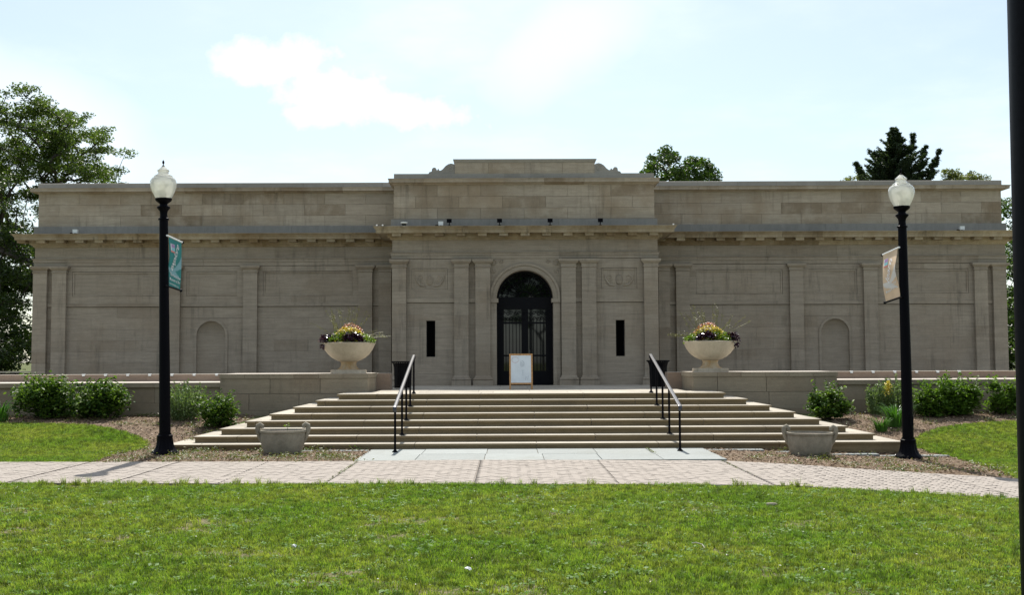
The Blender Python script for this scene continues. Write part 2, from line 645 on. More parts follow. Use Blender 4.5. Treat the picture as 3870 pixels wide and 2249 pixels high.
def build_path():
    mb = MB()
    n = 60
    for i in range(n + 1):
        x = PATH_X0 + (PATH_X1 - PATH_X0) * i / n
        a, c = near_Y(x), far_Y(x)
        za, zc = float(zg(x, a)), float(zg(x, c))
        mb.v += [(x, a, za - .1), (x, a, za + .012), (x, c, zc + .012), (x, c, zc - .1)]
    for i in range(n):
        for j in range(3):
            k = i * 4 + j
            mb.f.append((k, k + 4, k + 5, k + 1))
    path = obj('brick_path', mb, M['joint'], kind='structure')
    # herringbone at 45 degrees, brick 0.2 x 0.1 m
    L, W, g = .215, .1075, .005
    c45 = math.cos(math.pi / 4)
    bricks = []
    # lattice: horizontal brick at (i + j, j - ... ) built from translation vectors (1,1) and (2,-2)... in units of W
    for i in range(-130, 131):
        for j in range(-90, 91):
            ox, oy = i * 1 + j * 2, i * 1 - j * 2
            for (dx, dy, lx, ly) in ((0, 0, 2, 1), (0, 1, 1, 2)):
                ux, uy = (ox + dx) * W, (oy + dy) * W
                q = [(ux + g / 2, uy + g / 2), (ux + lx * W - g / 2, uy + g / 2), (ux + lx * W - g / 2, uy + ly * W - g / 2), (ux + g / 2, uy + ly * W - g / 2)]
                q = [(.5 + (x - y) * c45, 17.5 + (x + y) * c45) for x, y in q]
                cx = sum(p[0] for p in q) / 4; cy = sum(p[1] for p in q) / 4
                if cx < PATH_X0 or cx > PATH_X1:
                    continue
                if near_Y(cx) - .12 < cy < far_Y(cx) + .12:
                    bricks.append((cx, cy, q, 0 if lx == 2 else 1))

    def clip(q, x, y, nx, ny):
        o = []
        for i in range(len(q)):
            p, r = q[i], q[(i + 1) % len(q)]
            dp = (p[0] - x) * nx + (p[1] - y) * ny
            dr = (r[0] - x) * nx + (r[1] - y) * ny
            if dp >= 0:
                o.append(p)
            if (dp >= 0) != (dr >= 0):
                t = dp / (dp - dr)
                o.append((p[0] + (r[0] - p[0]) * t, p[1] + (r[1] - p[1]) * t))
        return o
    whole, cut = [], []
    jx = [-10.3, -8.75, -7.2, -5.66, -4.1, -2.56, -.5, 1.54, 3.6, 5.2, 6.8, 8.4, 10.0]
    for b_ in bricks:
        cx, cy, q, ty = b_
        a0, a1 = near_Y(cx - .1), near_Y(cx + .1)
        c0, c1 = far_Y(cx - .1), far_Y(cx + .1)
        s0 = (a1 - a0) / .2; s1 = (c1 - c0) / .2
        q2 = clip(q, cx, (a0 + a1) / 2, -s0, 1)
        q2 = clip(q2, cx, (c0 + c1) / 2, s1, -1) if len(q2) > 2 else q2
        nj = min(jx, key=lambda v: abs(v - cx))
        if len(q2) > 2 and abs(nj - cx) < .12:
            sgn = 1 if cx > nj else -1
            q2 = clip(q2, nj + sgn * .001, 0, sgn, 0)
        if len(q2) < 3:
            continue
        if q2 == q and abs(cx - .6) < 9:
            whole.append(b_)
        else:
            cut.append((cx, cy, q2))
    whole.sort(key=lambda b_: b_[0] ** 2 * .15 + b_[1] ** 2)
    rnd = random.Random(3)
    me = MB().box(-L / 2 + g / 2, L / 2 - g / 2, -W / 2 + g / 2, W / 2 - g / 2, -.05, 0).mesh('brick')
    me.materials.append(M['brick'])
    for (cx, cy, q, ty) in whole[:300]:
        o = bpy.data.objects.new('brick', me)
        C.objects.link(o)
        o.location = (cx, cy, float(zg(cx, cy)) + .025 + rnd.uniform(-.003, .003))
        o.rotation_euler = (rnd.uniform(-.012, .012), rnd.uniform(-.012, .012), R(45) if ty == 0 else R(135))
        o.parent = path
    mb = MB()
    for b_ in [(b[0], b[1], b[2]) for b in whole[300:]] + cut:
        cx, cy, q = b_
        z = float(zg(cx, cy)) + .025 + rnd.uniform(-.003, .003)
        tx, ty_ = rnd.uniform(-.012, .012), rnd.uniform(-.012, .012)
        i = len(mb.v); n = len(q)
        mb.v += [(x, y, z + (x - cx) * tx + (y - cy) * ty_) for x, y in q] + [(x, y, z - .05) for x, y in q]
        mb.f.append(tuple(range(i, i + n)))
        for k in range(n):
            k2 = (k + 1) % n
            mb.f.append((i + k, i + k2, i + n + k2, i + n + k))
    obj('brick_field', mb, M['brick'], path, kind='stuff')


build_path()

# --- flagstone pad at the foot of the steps
ZL, RISE, RUN, SRUN = .992, .124, .464, .405
Y1 = 21.75


def build_pad():
    pad = obj('flagstone_pad', MB().prism([(-2.62, -.08), (3.74, -.08), (3.74, -.002), (-2.62, -.002)], 19.28, 21.78), M['mortar'], kind='structure')
    rows = [(19.29, 20.55), (20.557, 21.74)]
    cuts = [[-2.66, -1.62, -.42, .62, 1.62, 2.68, 3.78], [-2.66, -1.60, -.40, .55, 1.64, 2.66, 3.78]]
    for (y0, y1), cs in zip(rows, cuts):
        for a, c in zip(cs[:-1], cs[1:]):
            block('flagstone', a + .006, c - .006, y0, y1, -.06, .022 + random.uniform(-.003, .003), M['blue'], pad)
    # narrow strips that run on along the foot of the stairs
    for a, c in ((-4.3, -3.5), (-3.49, -2.68), (3.8, 4.9), (4.91, 6.0), (6.01, 7.1), (7.11, 8.45)):
        z = float(zg((a + c) / 2, 21.5)) + .018
        block('flagstone', a, c, 21.42 if a < 0 else 21.38, 21.74, z - .12, z, M['blue'], pad)


build_pad()

# --- the stairs
XL8, XR8 = -3.82, 4.86
YWALL = 26.6
step_joint_px = {8: [1424, 1816, 2204, 2592], 7: [1230, 1612, 2011, 2400], 6: [1398, 1811, 2218, 2640], 5: [1178, 1599, 2018, 2433, 2845],
                 4: [970, 1376, 1805, 2232, 2655], 3: [1150, 1583, 2020, 2455, 2889], 2: [900, 1349, 1800, 2247, 2691, 3120], 1: [1110, 1566, 2025, 2483, 2940]}


def build_stairs():
    st = empty('staircase', (.52, Y1, 0))
    tag(st, 'wide pale stone staircase of eight steps spreading out below the museum door', 'stairs')
    for n in range(1, 9):
        y = Y1 + RUN * (n - 1)
        xl, xr = XL8 - SRUN * (8 - n), XR8 + SRUN * (8 - n)
        zt, zb = RISE * n, RISE * (n - 1)
        if n == 1:
            zb = -.2
        back = YWALL if n < 8 else 33.3
        core = MB().box(xl + .05, xr - .05, y + .05, YWALL - .002, zb + (.002 if n > 1 else 0), zt - .012)
        if n == 8:
            core.box(-3.2, 4.25, YWALL - .0, back, zb + .002, zt - .012)
        step = obj('step', core, M['step'], st, world=True)
        js = [xl] + [(p - 1919) * y / 4200 for p in step_joint_px[n]] + [xr]

        def tread(x0, x1, y0, y1, ofr, ol, orr):
            mb = MB()
            a = .022
            mb.box(x0 + (a if ol else 0), x1 - (a if orr else 0), y0 + (a if ofr else 0), y1, zb + .001, zt - .043)
            mb.box(x0 - (.012 if ol else 0), x1 + (.012 if orr else 0), y0 - (.012 if ofr else 0), y1, zt - .042, zt)
            return mb

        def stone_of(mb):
            """brown on every face but the top, which is pale"""
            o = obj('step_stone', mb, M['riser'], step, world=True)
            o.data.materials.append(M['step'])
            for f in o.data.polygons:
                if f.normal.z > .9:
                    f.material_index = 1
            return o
        d1 = RUN + .1
        for i in range(len(js) - 1):
            h = .006
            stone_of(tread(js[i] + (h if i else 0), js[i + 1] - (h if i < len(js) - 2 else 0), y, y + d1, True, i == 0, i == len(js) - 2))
        ys = np.linspace(y + d1 + .004, YWALL - .004, max(2, int(round((YWALL - y - d1) / 1.3)) + 1))
        for a, c in zip(ys[:-1], ys[1:]):
            if n < 8:
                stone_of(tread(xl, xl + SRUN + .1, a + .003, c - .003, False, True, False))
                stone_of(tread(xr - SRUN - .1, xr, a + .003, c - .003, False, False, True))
        if n == 8:
            # landing paving
            yy = y + d1 + .004
            for r, d in enumerate((1.0, 1.6, 1.6, 1.6, 1.62)):
                x0, x1 = (XL8, XR8) if yy < YWALL - .7 else (-3.2, 4.25)
                xs = np.linspace(x0, x1, 6 + r % 2)
                for a, c in zip(xs[:-1], xs[1:]):
                    block('paving_slab', a + .004, c - .004, yy + .003, min(yy + d, 33.25) - .003, zt - .05, zt, M['step'], step)
                yy += d


build_stairs()

# --- terrace behind the low walls
tr = MB().box(-19, -3.36, 28.9, 35.6, -.3, ZL - .004).box(4.42, 19.5, 28.9, 35.6, -.3, ZL - .004)
obj('terrace', tr, M['step'], kind='structure')

# --- planter walls beside the landing (blocks, coping) and the low terrace walls
YB = 28.35
ZP = 1.435


def planter_wall(side):
    if side < 0:
        x0, x1 = -6.87, -3.35
        lab = 'stone block wall left of the steps, carrying a flower bowl'
    else:
        x0, x1 = 4.42, 7.86
        lab = 'stone block wall right of the steps, carrying a flower bowl'
    e = empty('planter_wall', ((x0 + x1) / 2, YWALL, 0))
    tag(e, lab, 'wall')
    e['kind'] = 'thing'
    core = obj('wall_core', MB().box(x0 + .02, x1 - .02, YWALL + .02, YB - .02, -.2, ZP - .03), M['mortar'], e, world=True)
    cop = ZP - .11
    mid = ZP - .475
    low = mid - .40
    courses = [(-.2, .06, 3), (.064, low - .002, 3), (low + .002, mid - .006, 2), (mid + .006, cop - .006, 3)]
    for k, (z0, z1, n) in enumerate(courses):
        step_ = (x1 - x0) / 2.95
        xs = [x0]
        x = x0 + (step_ * (.58 if k % 2 == 0 else 1.0) if side < 0 else step_ * (.55 if k % 2 == 0 else .5))
        while x < x1 - .3:
            xs.append(x); x += step_
        xs.append(x1)
        for i in range(len(xs) - 1):
            block('stone_block', xs[i] + (.007 if i else 0), xs[i + 1] - (.007 if i < len(xs) - 2 else 0), YWALL, YWALL + .32, z0, z1, M['wall'], core)
        for xa, xb in ((x0, x0 + .3), (x1 - .3, x1)):
            block('stone_block', xa, xb, YWALL + .328, (YWALL + YB) / 2 + (.2 if k % 2 else -.2), z0, z1, M['wall'], core)
            block('stone_block', xa, xb, (YWALL + YB) / 2 + (.206 if k % 2 else -.194), YB, z0, z1, M['wall'], core)
    nc = 6
    for i in range(nc):
        a, c = x0 + (x1 - x0) * i / nc, x0 + (x1 - x0) * (i + 1) / nc
        block('coping_stone', a + .003 - (.02 if i == 0 else 0), c - .003 + (.02 if i == nc - 1 else 0), YWALL - .02, YB, cop, ZP, M['wall'], core, M['coping'])


planter_wall(-1)
planter_wall(1)


def low_wall(side):
    if side < 0:
        x0, x1 = -19.5, -6.875
        lab = 'long low stone wall with a ledge, behind the shrubs on the left'
    else:
        x0, x1 = 7.865, 20.0
        lab = 'long low stone wall with a ledge, behind the shrubs on the right'
    e = empty('terrace_wall', ((x0 + x1) / 2, YWALL, 0))
    tag(e, lab, 'wall')
    e['kind'] = 'thing'
    zl = 1.235
    core = obj('wall_core', MB().box(x0, x1, YWALL + .14, YB, -.3, zl - .09), M['mortar'], e, world=True)
    n = int((x1 - x0) / 1.55)
    for k, (z0, z1) in enumerate(((-.3, .30), (.305, .745), (.75, zl - .115))):
        for i in range(n + 1):
            a = x0 + (i - .5 * (k % 2)) * (x1 - x0) / n
            c = a + (x1 - x0) / n
            a, c = max(a, x0), min(c, x1)
            if c - a > .1:
                block('stone_block', a + .0025, c - .0025, YWALL + .1, YWALL + .4, z0, z1, M['wall'], core)
    for i in range(n):
        a, c = x0 + (x1 - x0) * i / n, x0 + (x1 - x0) * (i + 1) / n
        block('ledge_slab', a + .003, c - .003, YWALL + .04, YB + .01, zl - .11, zl, M['wall'], core, M['coping'])
    # parapet that stands on the back of the ledge and runs on behind the planter wall to the landing
    xa, xb = (x0, -3.0) if side < 0 else (4.07, x1)
    m = int((xb - xa) / 1.9)
    for i in range(m):
        a, c = xa + (xb - xa) * i / m, xa + (xb - xa) * (i + 1) / m
        block('parapet_stone', a + .002, c - .002, YB + .012, YB + .55, -.2, ZP - .02, M['parapet'], core, M['coping'])


low_wall(-1)
low_wall(1)

# ------------------------------------------------------------------ the museum
YC, YW = 33.0, 35.2
zc = lambda y, proj=0.0: on_y(1985, y, YC - proj).z
zw = lambda y, proj=0.0: on_y(1100, y, YW - proj).z
xw = lambda px, proj=0.0: on_y(px, 1180, YW - proj).x
xc = lambda px, proj=0.0: on_y(px, 1180, YC - proj).x
XC0 = .52
museum = empty('museum_building', (XC0, YC, ZL))
tag(museum, 'long single-storey grey limestone museum with raised centre and arched doorway', 'museum')


def ashlar(parent, Y, x0, x1, z0, z1, mat, holes=(), ch=.355, bl=1.28, depth=.28, gap=.0016, seed=0, name='stone_block'):
    rows = max(1, int(round((z1 - z0) / ch)))
    rnd = random.Random(seed + int(x0 * 100))
    for r in range(rows):
        a, c = z0 + (z1 - z0) * r / rows, z0 + (z1 - z0) * (r + 1) / rows
        # cut this course into bands where holes begin or end
        zs = sorted({a, c} | {min(max(h[2], a), c) for h in holes} | {min(max(h[3], a), c) for h in holes})
        for za, zb in zip(zs[:-1], zs[1:]):
            if zb - za < .012:
                continue
            segs = [(x0, x1)]
            zm = (za + zb) / 2
            for h in holes:
                if h[2] < zm < h[3]:
                    ns = []
                    for (p, q) in segs:
                        if h[1] <= p or h[0] >= q:
                            ns.append((p, q))
                        else:
                            if h[0] - p > .01: ns.append((p, h[0]))
                            if q - h[1] > .01: ns.append((h[1], q))
                    segs = ns
            for (p, q) in segs:
                n = max(1, int(round((q - p) / bl)))
                off = (.5 if r % 2 else 0) if n > 1 else 0
                L = (q - p) / n
                cuts = [p] + [p + L * (i + off) for i in range(0 if off else 1, n)] + [q]
                for u, v in zip(cuts[:-1], cuts[1:]):
                    if v - u > .02:
                        block(name, u + (gap if u > p + .001 else 0), v - (gap if v < q - .001 else 0), Y + rnd.uniform(0, .0015), Y + depth, za + (gap if za > a - .001 and za > z0 + .001 else 0), zb - (gap if abs(zb - c) < .001 and zb < z1 - .001 else 0), mat, parent)


def pilaster(x0, x1, Y, zb, zt, caph, mat, base=False, proj=.14):
    """flat pilaster in front of plane Y: shaft courses, capital, base"""
    p = obj('pilaster', MB().box(x0 + .01, x1 - .01, Y - proj + .01, Y + .25, zb, zt - .01), M['mortar'], museum, world=True)
    z0 = zb
    if base:
        bh = .30
        b_ = MB().box(x0 - .075, x1 + .075, Y - proj - .075, Y + .2, zb, zb + .15)
        b_.sweep([(x0, Y + .2), (x0, Y - proj), (x1, Y - proj), (x1, Y + .2)],
                 [(0, zb + .151), (.06, zb + .155), (.075, zb + .185), (.06, zb + .215), (.03, zb + .225), (.03, zb + .24), (.012, zb + .27), (0, zb + bh)])
        obj('pilaster_base', b_, M['lime'], p, world=True)
        z0 = zb + bh + .002
    zs = zt - caph
    n = int(round((zs - z0) / .36))
    for i in range(n):
        a, c = z0 + (zs - z0) * i / n, z0 + (zs - z0) * (i + 1) / n
        block('shaft_block', x0, x1, Y - proj, Y + .2, a + (.002 if i else 0), c - .002, mat, p)
    cm = MB().sweep([(x0, Y + .2), (x0, Y - proj), (x1, Y - proj), (x1, Y + .2)],
                    [(-.02, zs), (.0, zs), (.022, zs + .012), (.022, zs + .035), (.008, zs + .045), (.008, zs + caph * .45), (.04, zs + caph * .52),
                     (.075, zs + caph * .70), (.085, zs + caph * .74), (.085, zt), (-.02, zt)])
    cm.box(x0 + .0, x1 - .0, Y - proj + .002, Y + .19, zs + .01, zt - .001)
    obj('capital', cm, mat, p, world=True)


def moulding(name, path, prof, mat, parent, seg=1.25, seglabel='cornice_stone'):
    """moulded course along the front, cut into stones, with mitred end stones that return to the back"""
    (xa, yb), (_, yf), (xb, _), _ = path
    e = .9
    core_prof = [(-.05, prof[0][1] + .005), (-.012, prof[0][1] + .005), (-.012, prof[-1][1] - .006), (-.05, prof[-1][1] - .006)]
    core = obj(name, MB().sweep(path, core_prof), M['mortar'], parent, world=True)
    full = [(-.25, prof[0][1])] + list(prof) + [(-.25, prof[-1][1])]
    if xa is not None:
        obj(seglabel, MB().sweep([(xa, yb), (xa, yf), (xa + e, yf)], full), mat, core, world=True)
        obj(seglabel, MB().sweep([(xb - e, yf), (xb, yf), (xb, yb)], full), mat, core, world=True)
    n = max(1, int(round((xb - xa - 2 * e) / seg)))
    L = (xb - xa - 2 * e) / n
    for i in range(n):
        a = xa + e + L * i
        obj(seglabel, MB().sweep([(a + .003, yf), (a + L - .003, yf)], full), mat, core, world=True)
    return core


def relief(parent, xm, zm, Y, flip):
    """low carved figure: a shield with a scrolling beast on either side"""
    mb = MB()
    mb.lathe([(.0, -.001), (.13, 0), (.11, .03), (.0, .045)], 20)
    pts = mb.v
    mb.v = [(xm + x * .8, Y - z, zm + y * 1.25 - .02) for x, y, z in pts]
    for s in (-1, 1):
        def curl(cx, cz, r0, turns, a0, k=.02):
            P = []
            for i in range(22):
                t = i / 21
                an = a0 + t * turns * 2 * math.pi
                r = r0 * (1 - .75 * t)
                P.append((xm + s * (cx + r * math.cos(an)), Y - .004, zm + cz + r * math.sin(an)))
            mb.tube(P, [.022 * (1 - .5 * i / 21) for i in range(22)], 6)
        curl(.27, .05, .10, 1.2, -2.0)
        curl(.35, -.10, .07, 1.0, 1.0)
        curl(.22, -.12, .06, .9, 2.5)
        mb.tube([(xm + s * .12, Y - .004, zm - .2), (xm + s * .28, Y - .01, zm - .17), (xm + s * .40, Y - .004, zm - .02), (xm + s * .43, Y - .004, zm + .12)], [.02, .035, .03, .012], 6)
    obj('relief_carving', mb, M['lime'], parent, world=True, smooth=True)


def panel(parent, x0, x1, z0, z1, Y, mat, carved=0):
    """sunk panel with a fillet frame"""
    p = obj('sunk_panel', MB().box(x0, x1, Y + .045, Y + .25, z0, z1), mat, parent, world=True)
    f = MB()
    a = .05
    for (u0, u1, v0, v1) in ((x0, x1, z1 - a, z1), (x0, x1, z0, z0 + a), (x0, x0 + a, z0 + a + .001, z1 - a - .001), (x1 - a, x1, z0 + a + .001, z1 - a - .001)):
        f.box(u0, u1, Y + .018, Y + .2, v0, v1)
    obj('panel_frame', f, mat, p, world=True)
    if carved:
        relief(p, (x0 + x1) / 2, (z0 + z1) / 2 - .02, Y + .045, carved)
    return p


def arch_pts(xm, zs, r, n=24):
    return [(xm + r * math.cos(math.pi - math.pi * i / n), zs + r * math.sin(math.pi * i / n)) for i in range(n + 1)]


def spandrel(name, parent, x0, x1, z0, z1, xm, zs, r, Y, depth, mat, n=24):
    """the wall stone round an arch: rectangle x0..x1, z0..z1 less the arched opening of radius r sprung at zs"""
    mb = MB()
    A = [(xm - r, z0)] + arch_pts(xm, zs, r, n) + [(xm + r, z0)]
    O = []
    for (x, z) in A:
        if z <= zs + 1e-6:
            O.append((x0 if x < xm else x1, z))
        else:
            dx, dz = x - xm, z - zs
            k = min((x1 - xm) / abs(dx) if abs(dx) > 1e-6 else 1e9, (z1 - zs) / dz if dz > 1e-6 else 1e9)
            O.append((xm + dx * k, zs + dz * k))
    m = len(A)
    for yv in (Y, Y + depth):
        mb.v += [(x, yv, z) for x, z in A] + [(x, yv, z) for x, z in O]
    for i in range(m - 1):
        mb.f.append((i, i + 1, m + i + 1, m + i))
        mb.f.append((2 * m + i, 2 * m + i + 1, i + 1, i))
    # corner fill so that the outline is a true rectangle
    for sx, cx_ in ((-1, x0), (1, x1)):
        idx = [i for i in range(m - 1) if (abs(O[i][0] - cx_) < 1e-6) != (abs(O[i + 1][0] - cx_) < 1e-6) and O[i][1] > zs]
        for i in idx:
            k = len(mb.v)
            mb.v += [(cx_, Y, z1)]
            mb.f.append((m + i, m + i + 1, k))
    return obj(name, mb, mat, parent, world=True)


def ring(mb, xm, zs, r0, r1, y0, y1, zb=None, n=32):
    """arched band between radii r0 and r1 (front at y0, back at y1), with straight legs to zb"""
    A, B = arch_pts(xm, zs, r0, n), arch_pts(xm, zs, r1, n)
    if zb is not None:
        A = [(xm - r0, zb)] + A + [(xm + r0, zb)]
        B = [(xm - r1, zb)] + B + [(xm + r1, zb)]
    i = len(mb.v); m = len(A)
    for yv in (y0, y1):
        mb.v += [(x, yv, z) for x, z in A] + [(x, yv, z) for x, z in B]
    for k in range(m - 1):
        a = i + k
        mb.f.append((a, a + 1, a + m + 1, a + m))
        mb.f.append((a + m, a + m + 1, a + 3 * m + 1, a + 3 * m))
        mb.f.append((a + 2 * m, a + 2 * m + 1, a + 1, a))
    for a in (i, i + m - 1):
        mb.f.append((a, a + m, a + 3 * m, a + 2 * m))
    return mb


XWL, XWR = xw(128), xw(3806)
YBACK = 46.0


def build_wings():
    z_arch0, z_arch1 = zw(1003, .05), zw(975, .05)
    z_fr1 = zw(933, .03)
    z_sof, z_ct = zw(902, .46), zw(880, .55)
    z_b1 = zw(853, .04)
    z_a1 = zw(722, .0)
    z_cc0, z_cc1 = zw(719, .22), zw(706, .24)
    z_top = zw(688, .05)
    xpl, xpr = xc(1484), xc(2487)
    Lp = [(124, 176), (196, 249), (627, 680), (919, 972), (1354, 1407), (1431, 1479)]
    Rp = [(2490, 2532), (2556, 2607), (2986, 3037), (3266, 3318), (3685, 3734), (3755, 3805)]
    Lpan = {1: (272, 603), 2: (705, 893), 3: (994, 1330)}
    Rpan = {1: (2634, 2959), 2: (3060, 3241), 3: (3343, 3663)}
    z_cap = zw(1004, .1)
    z_p1, z_p0 = zw(1026, 0), zw(1117, 0)
    z_s1, z_s0 = zw(1145, .04), zw(1157, .04)
    core = obj('wing_wall', MB().box(XWL + .02, XWR - .02, YW + .26, YBACK, ZL - .3, z_a1), M['mortar'], museum, world=True)
    obj('side_wall', MB().box(XWL, XWL + .3, YW + .05, YBACK, ZL - .3, z_fr1), M['lime'], core, world=True)
    obj('side_wall', MB().box(XWR - .3, XWR, YW + .05, YBACK, ZL - .3, z_fr1), M['lime'], core, world=True)
    for side, P, pans in ((-1, Lp, Lpan), (1, Rp, Rpan)):
        for (a, c) in P:
            pilaster(xw(a, .1), xw(c, .1), YW, ZL - .02, z_cap, zw(1004, .1) - zw(1030, .1), M['lime'])
        for bay in range(5):
            x0, x1 = xw(P[bay][1], .1) - .02, xw(P[bay + 1][0], .1) + .02
            wall = obj('wall_bay', MB().box(x0, x1, YW + .24, YW + .262, ZL, z_cap), M['mortar'], museum, world=True)
            block('string_course', x0, x1, YW - .045, YW + .2, z_s0, z_s1, M['lime'], wall)
            if bay in (1, 2, 3):
                pa, pb = pans[bay]
                X0, X1 = xw(pa), xw(pb)
                ashlar(wall, YW, x0, x1, z_s1 + .002, z_arch0 - .012, M['lime'], holes=[(X0 - .008, X1 + .008, z_p0 - .008, z_p1 + .008)], ch=.42, seed=bay)
                panel(wall, X0, X1, z_p0, z_p1, YW, M['lime'])
            else:
                ashlar(wall, YW, x0, x1, z_s1 + .002, z_arch0 - .012, M['lime'], ch=.42)
            if bay == 2:
                nl, nr = ((736, 862) if side < 0 else (3093, 3216))
                r = (xw(nr) - xw(nl)) / 2
                xm = (xw(nr) + xw(nl)) / 2
                zt = zw(1204)
                zsn = zt - r
                ri = r - .075
                ashlar(wall, YW, x0, x1, ZL, z_s0 - .014, M['lime'], holes=[(xm - r - .02, xm + r + .02, ZL - 1, zt + .02)], seed=9)
                spandrel('niche_surround', wall, xm - r - .02, xm + r + .02, ZL, zt + .02, xm, zsn, ri, YW, .2, M['lime'])
                nm = ring(MB(), xm, zsn, ri + .002, r, YW - .03, YW + .05, ZL)
                obj('niche_moulding', nm, M['lime'], wall, world=True)
                # concave niche: half cylinder below, quarter dome above
                mb = MB()
                na, nb = 16, 10
                prof = [(1.0, ZL)] + [(1.0, ZL + (zsn - ZL) * k / 4) for k in range(1, 5)] + [(math.cos(math.pi / 2 * k / nb), zsn + ri * math.sin(math.pi / 2 * k / nb)) for k in range(1, nb + 1)]
                for (k, z) in prof:
                    for j in range(na + 1):
                        an = math.pi * j / na
                        mb.v.append((xm - ri * k * math.cos(an), YW + .03 + .195 * k * math.sin(an), z))
                for q in range(len(prof) - 1):
                    for j in range(na):
                        a = q * (na + 1) + j
                        mb.f.append((a, a + 1, a + na + 2, a + na + 1))
                ni = obj('niche', mb, M['lime'], wall, world=True, smooth=True)
            else:
                ashlar(wall, YW, x0, x1, ZL, z_s0 - .014, M['lime'], seed=bay + 3)
    # niche cavities need room: the solid core stands further back (see wing_wall), bays carry their own backing
    # entablature, left and right of the pavilion as one run behind it
    path = lambda o=0.0: [(XWL - o, YBACK), (XWL - o, YW - o), (XWR + o, YW - o), (XWR + o, YBACK)]
    h = z_arch1 - z_arch0
    moulding('architrave', path(.02), [(.0, z_arch0 + .001), (.0, z_arch0 + h * .5), (.02, z_arch0 + h * .52), (.02, z_arch0 + h * .86), (.05, z_arch0 + h * .9), (.05, z_arch1)], M['lime'], museum, 2.3, 'architrave_stone')
    moulding('frieze', path(.0), [(.0, z_arch1 + .001), (.0, z_fr1)], M['lime'], museum, 2.3, 'frieze_stone')
    d = z_ct - z_sof
    cor = moulding('cornice', path(.0), [(.02, z_fr1 + .001), (.05, z_fr1 + .03), (.06, z_fr1 + .06), (.12, z_sof - .12), (.13, z_sof - .10), (.13, z_sof), (.44, z_sof), (.44, z_sof - .012), (.46, z_sof - .012),
                                           (.465, z_sof + d * .45), (.48, z_sof + d * .5), (.50, z_sof + d * .7), (.55, z_sof + d * .92), (.55, z_ct), (.10, z_ct + .03)], M['lime_stain'], museum, 1.25)
    zm = z_sof - .095
    for (pa, pb) in ((80, 1470), (2500, 3850)):
        xa, xb = xw(pa, .3), xw(pb, .3)
        n = int(round((xb - xa) / .612))
        for i in range(n + 1):
            x = xa + (xb - xa) * i / n
            block('modillion', x - .13, x + .13, YW - .41, YW - .12, zm, z_sof - .001, M['lime_stain'], cor)
    # attic
    base = moulding('attic_base', path(.04), [(.0, z_ct - .1), (.0, z_b1 - .01), (-.02, z_b1)], M['flashing'], museum, 2.4, 'base_stone')
    att = obj('attic_wall', MB().box(XWL + .1, XWR - .1, YW + .33, YBACK - .1, z_ct, z_top - .03), M['mortar'], museum, world=True)
    for (xa, xb) in ((XWL + .06, xpl + .2), (xpr - .2, XWR - .06)):
        ashlar(att, YW + .06, xa, xb, z_b1 - .02, z_cc0 - .05, M['lime_attic'], ch=.34, bl=1.24, gap=.003, seed=5)
    for x in (XWL + .06, XWR - .36):
        obj('attic_return', MB().box(x, x + .3, YW + .345, YBACK, z_b1 - .02, z_cc0 - .05), M['lime_attic'], att, world=True)
    dd = z_cc1 - z_cc0
    moulding('attic_cornice', path(-.06), [(.0, z_cc0 - .055), (.03, z_cc0 - .05), (.05, z_cc0 - .03), (.18, z_cc0), (.20, z_cc0), (.20, z_cc0 + dd * .5), (.23, z_cc1), (.05, z_cc1 + .012)], M['lime_attic'], museum, 1.25)
    moulding('attic_coping', path(-.04), [(.0, z_cc1 + .005), (.0, z_top - .012), (-.02, z_top)], M['lime_grey'], museum, 1.25, 'coping_stone')
    obj('roof', MB().box(XWL + .3, XWR - .3, YW + .5, YBACK - .3, z_a1, z_a1 + .12), M['flashing'], museum, world=True)


build_wings()


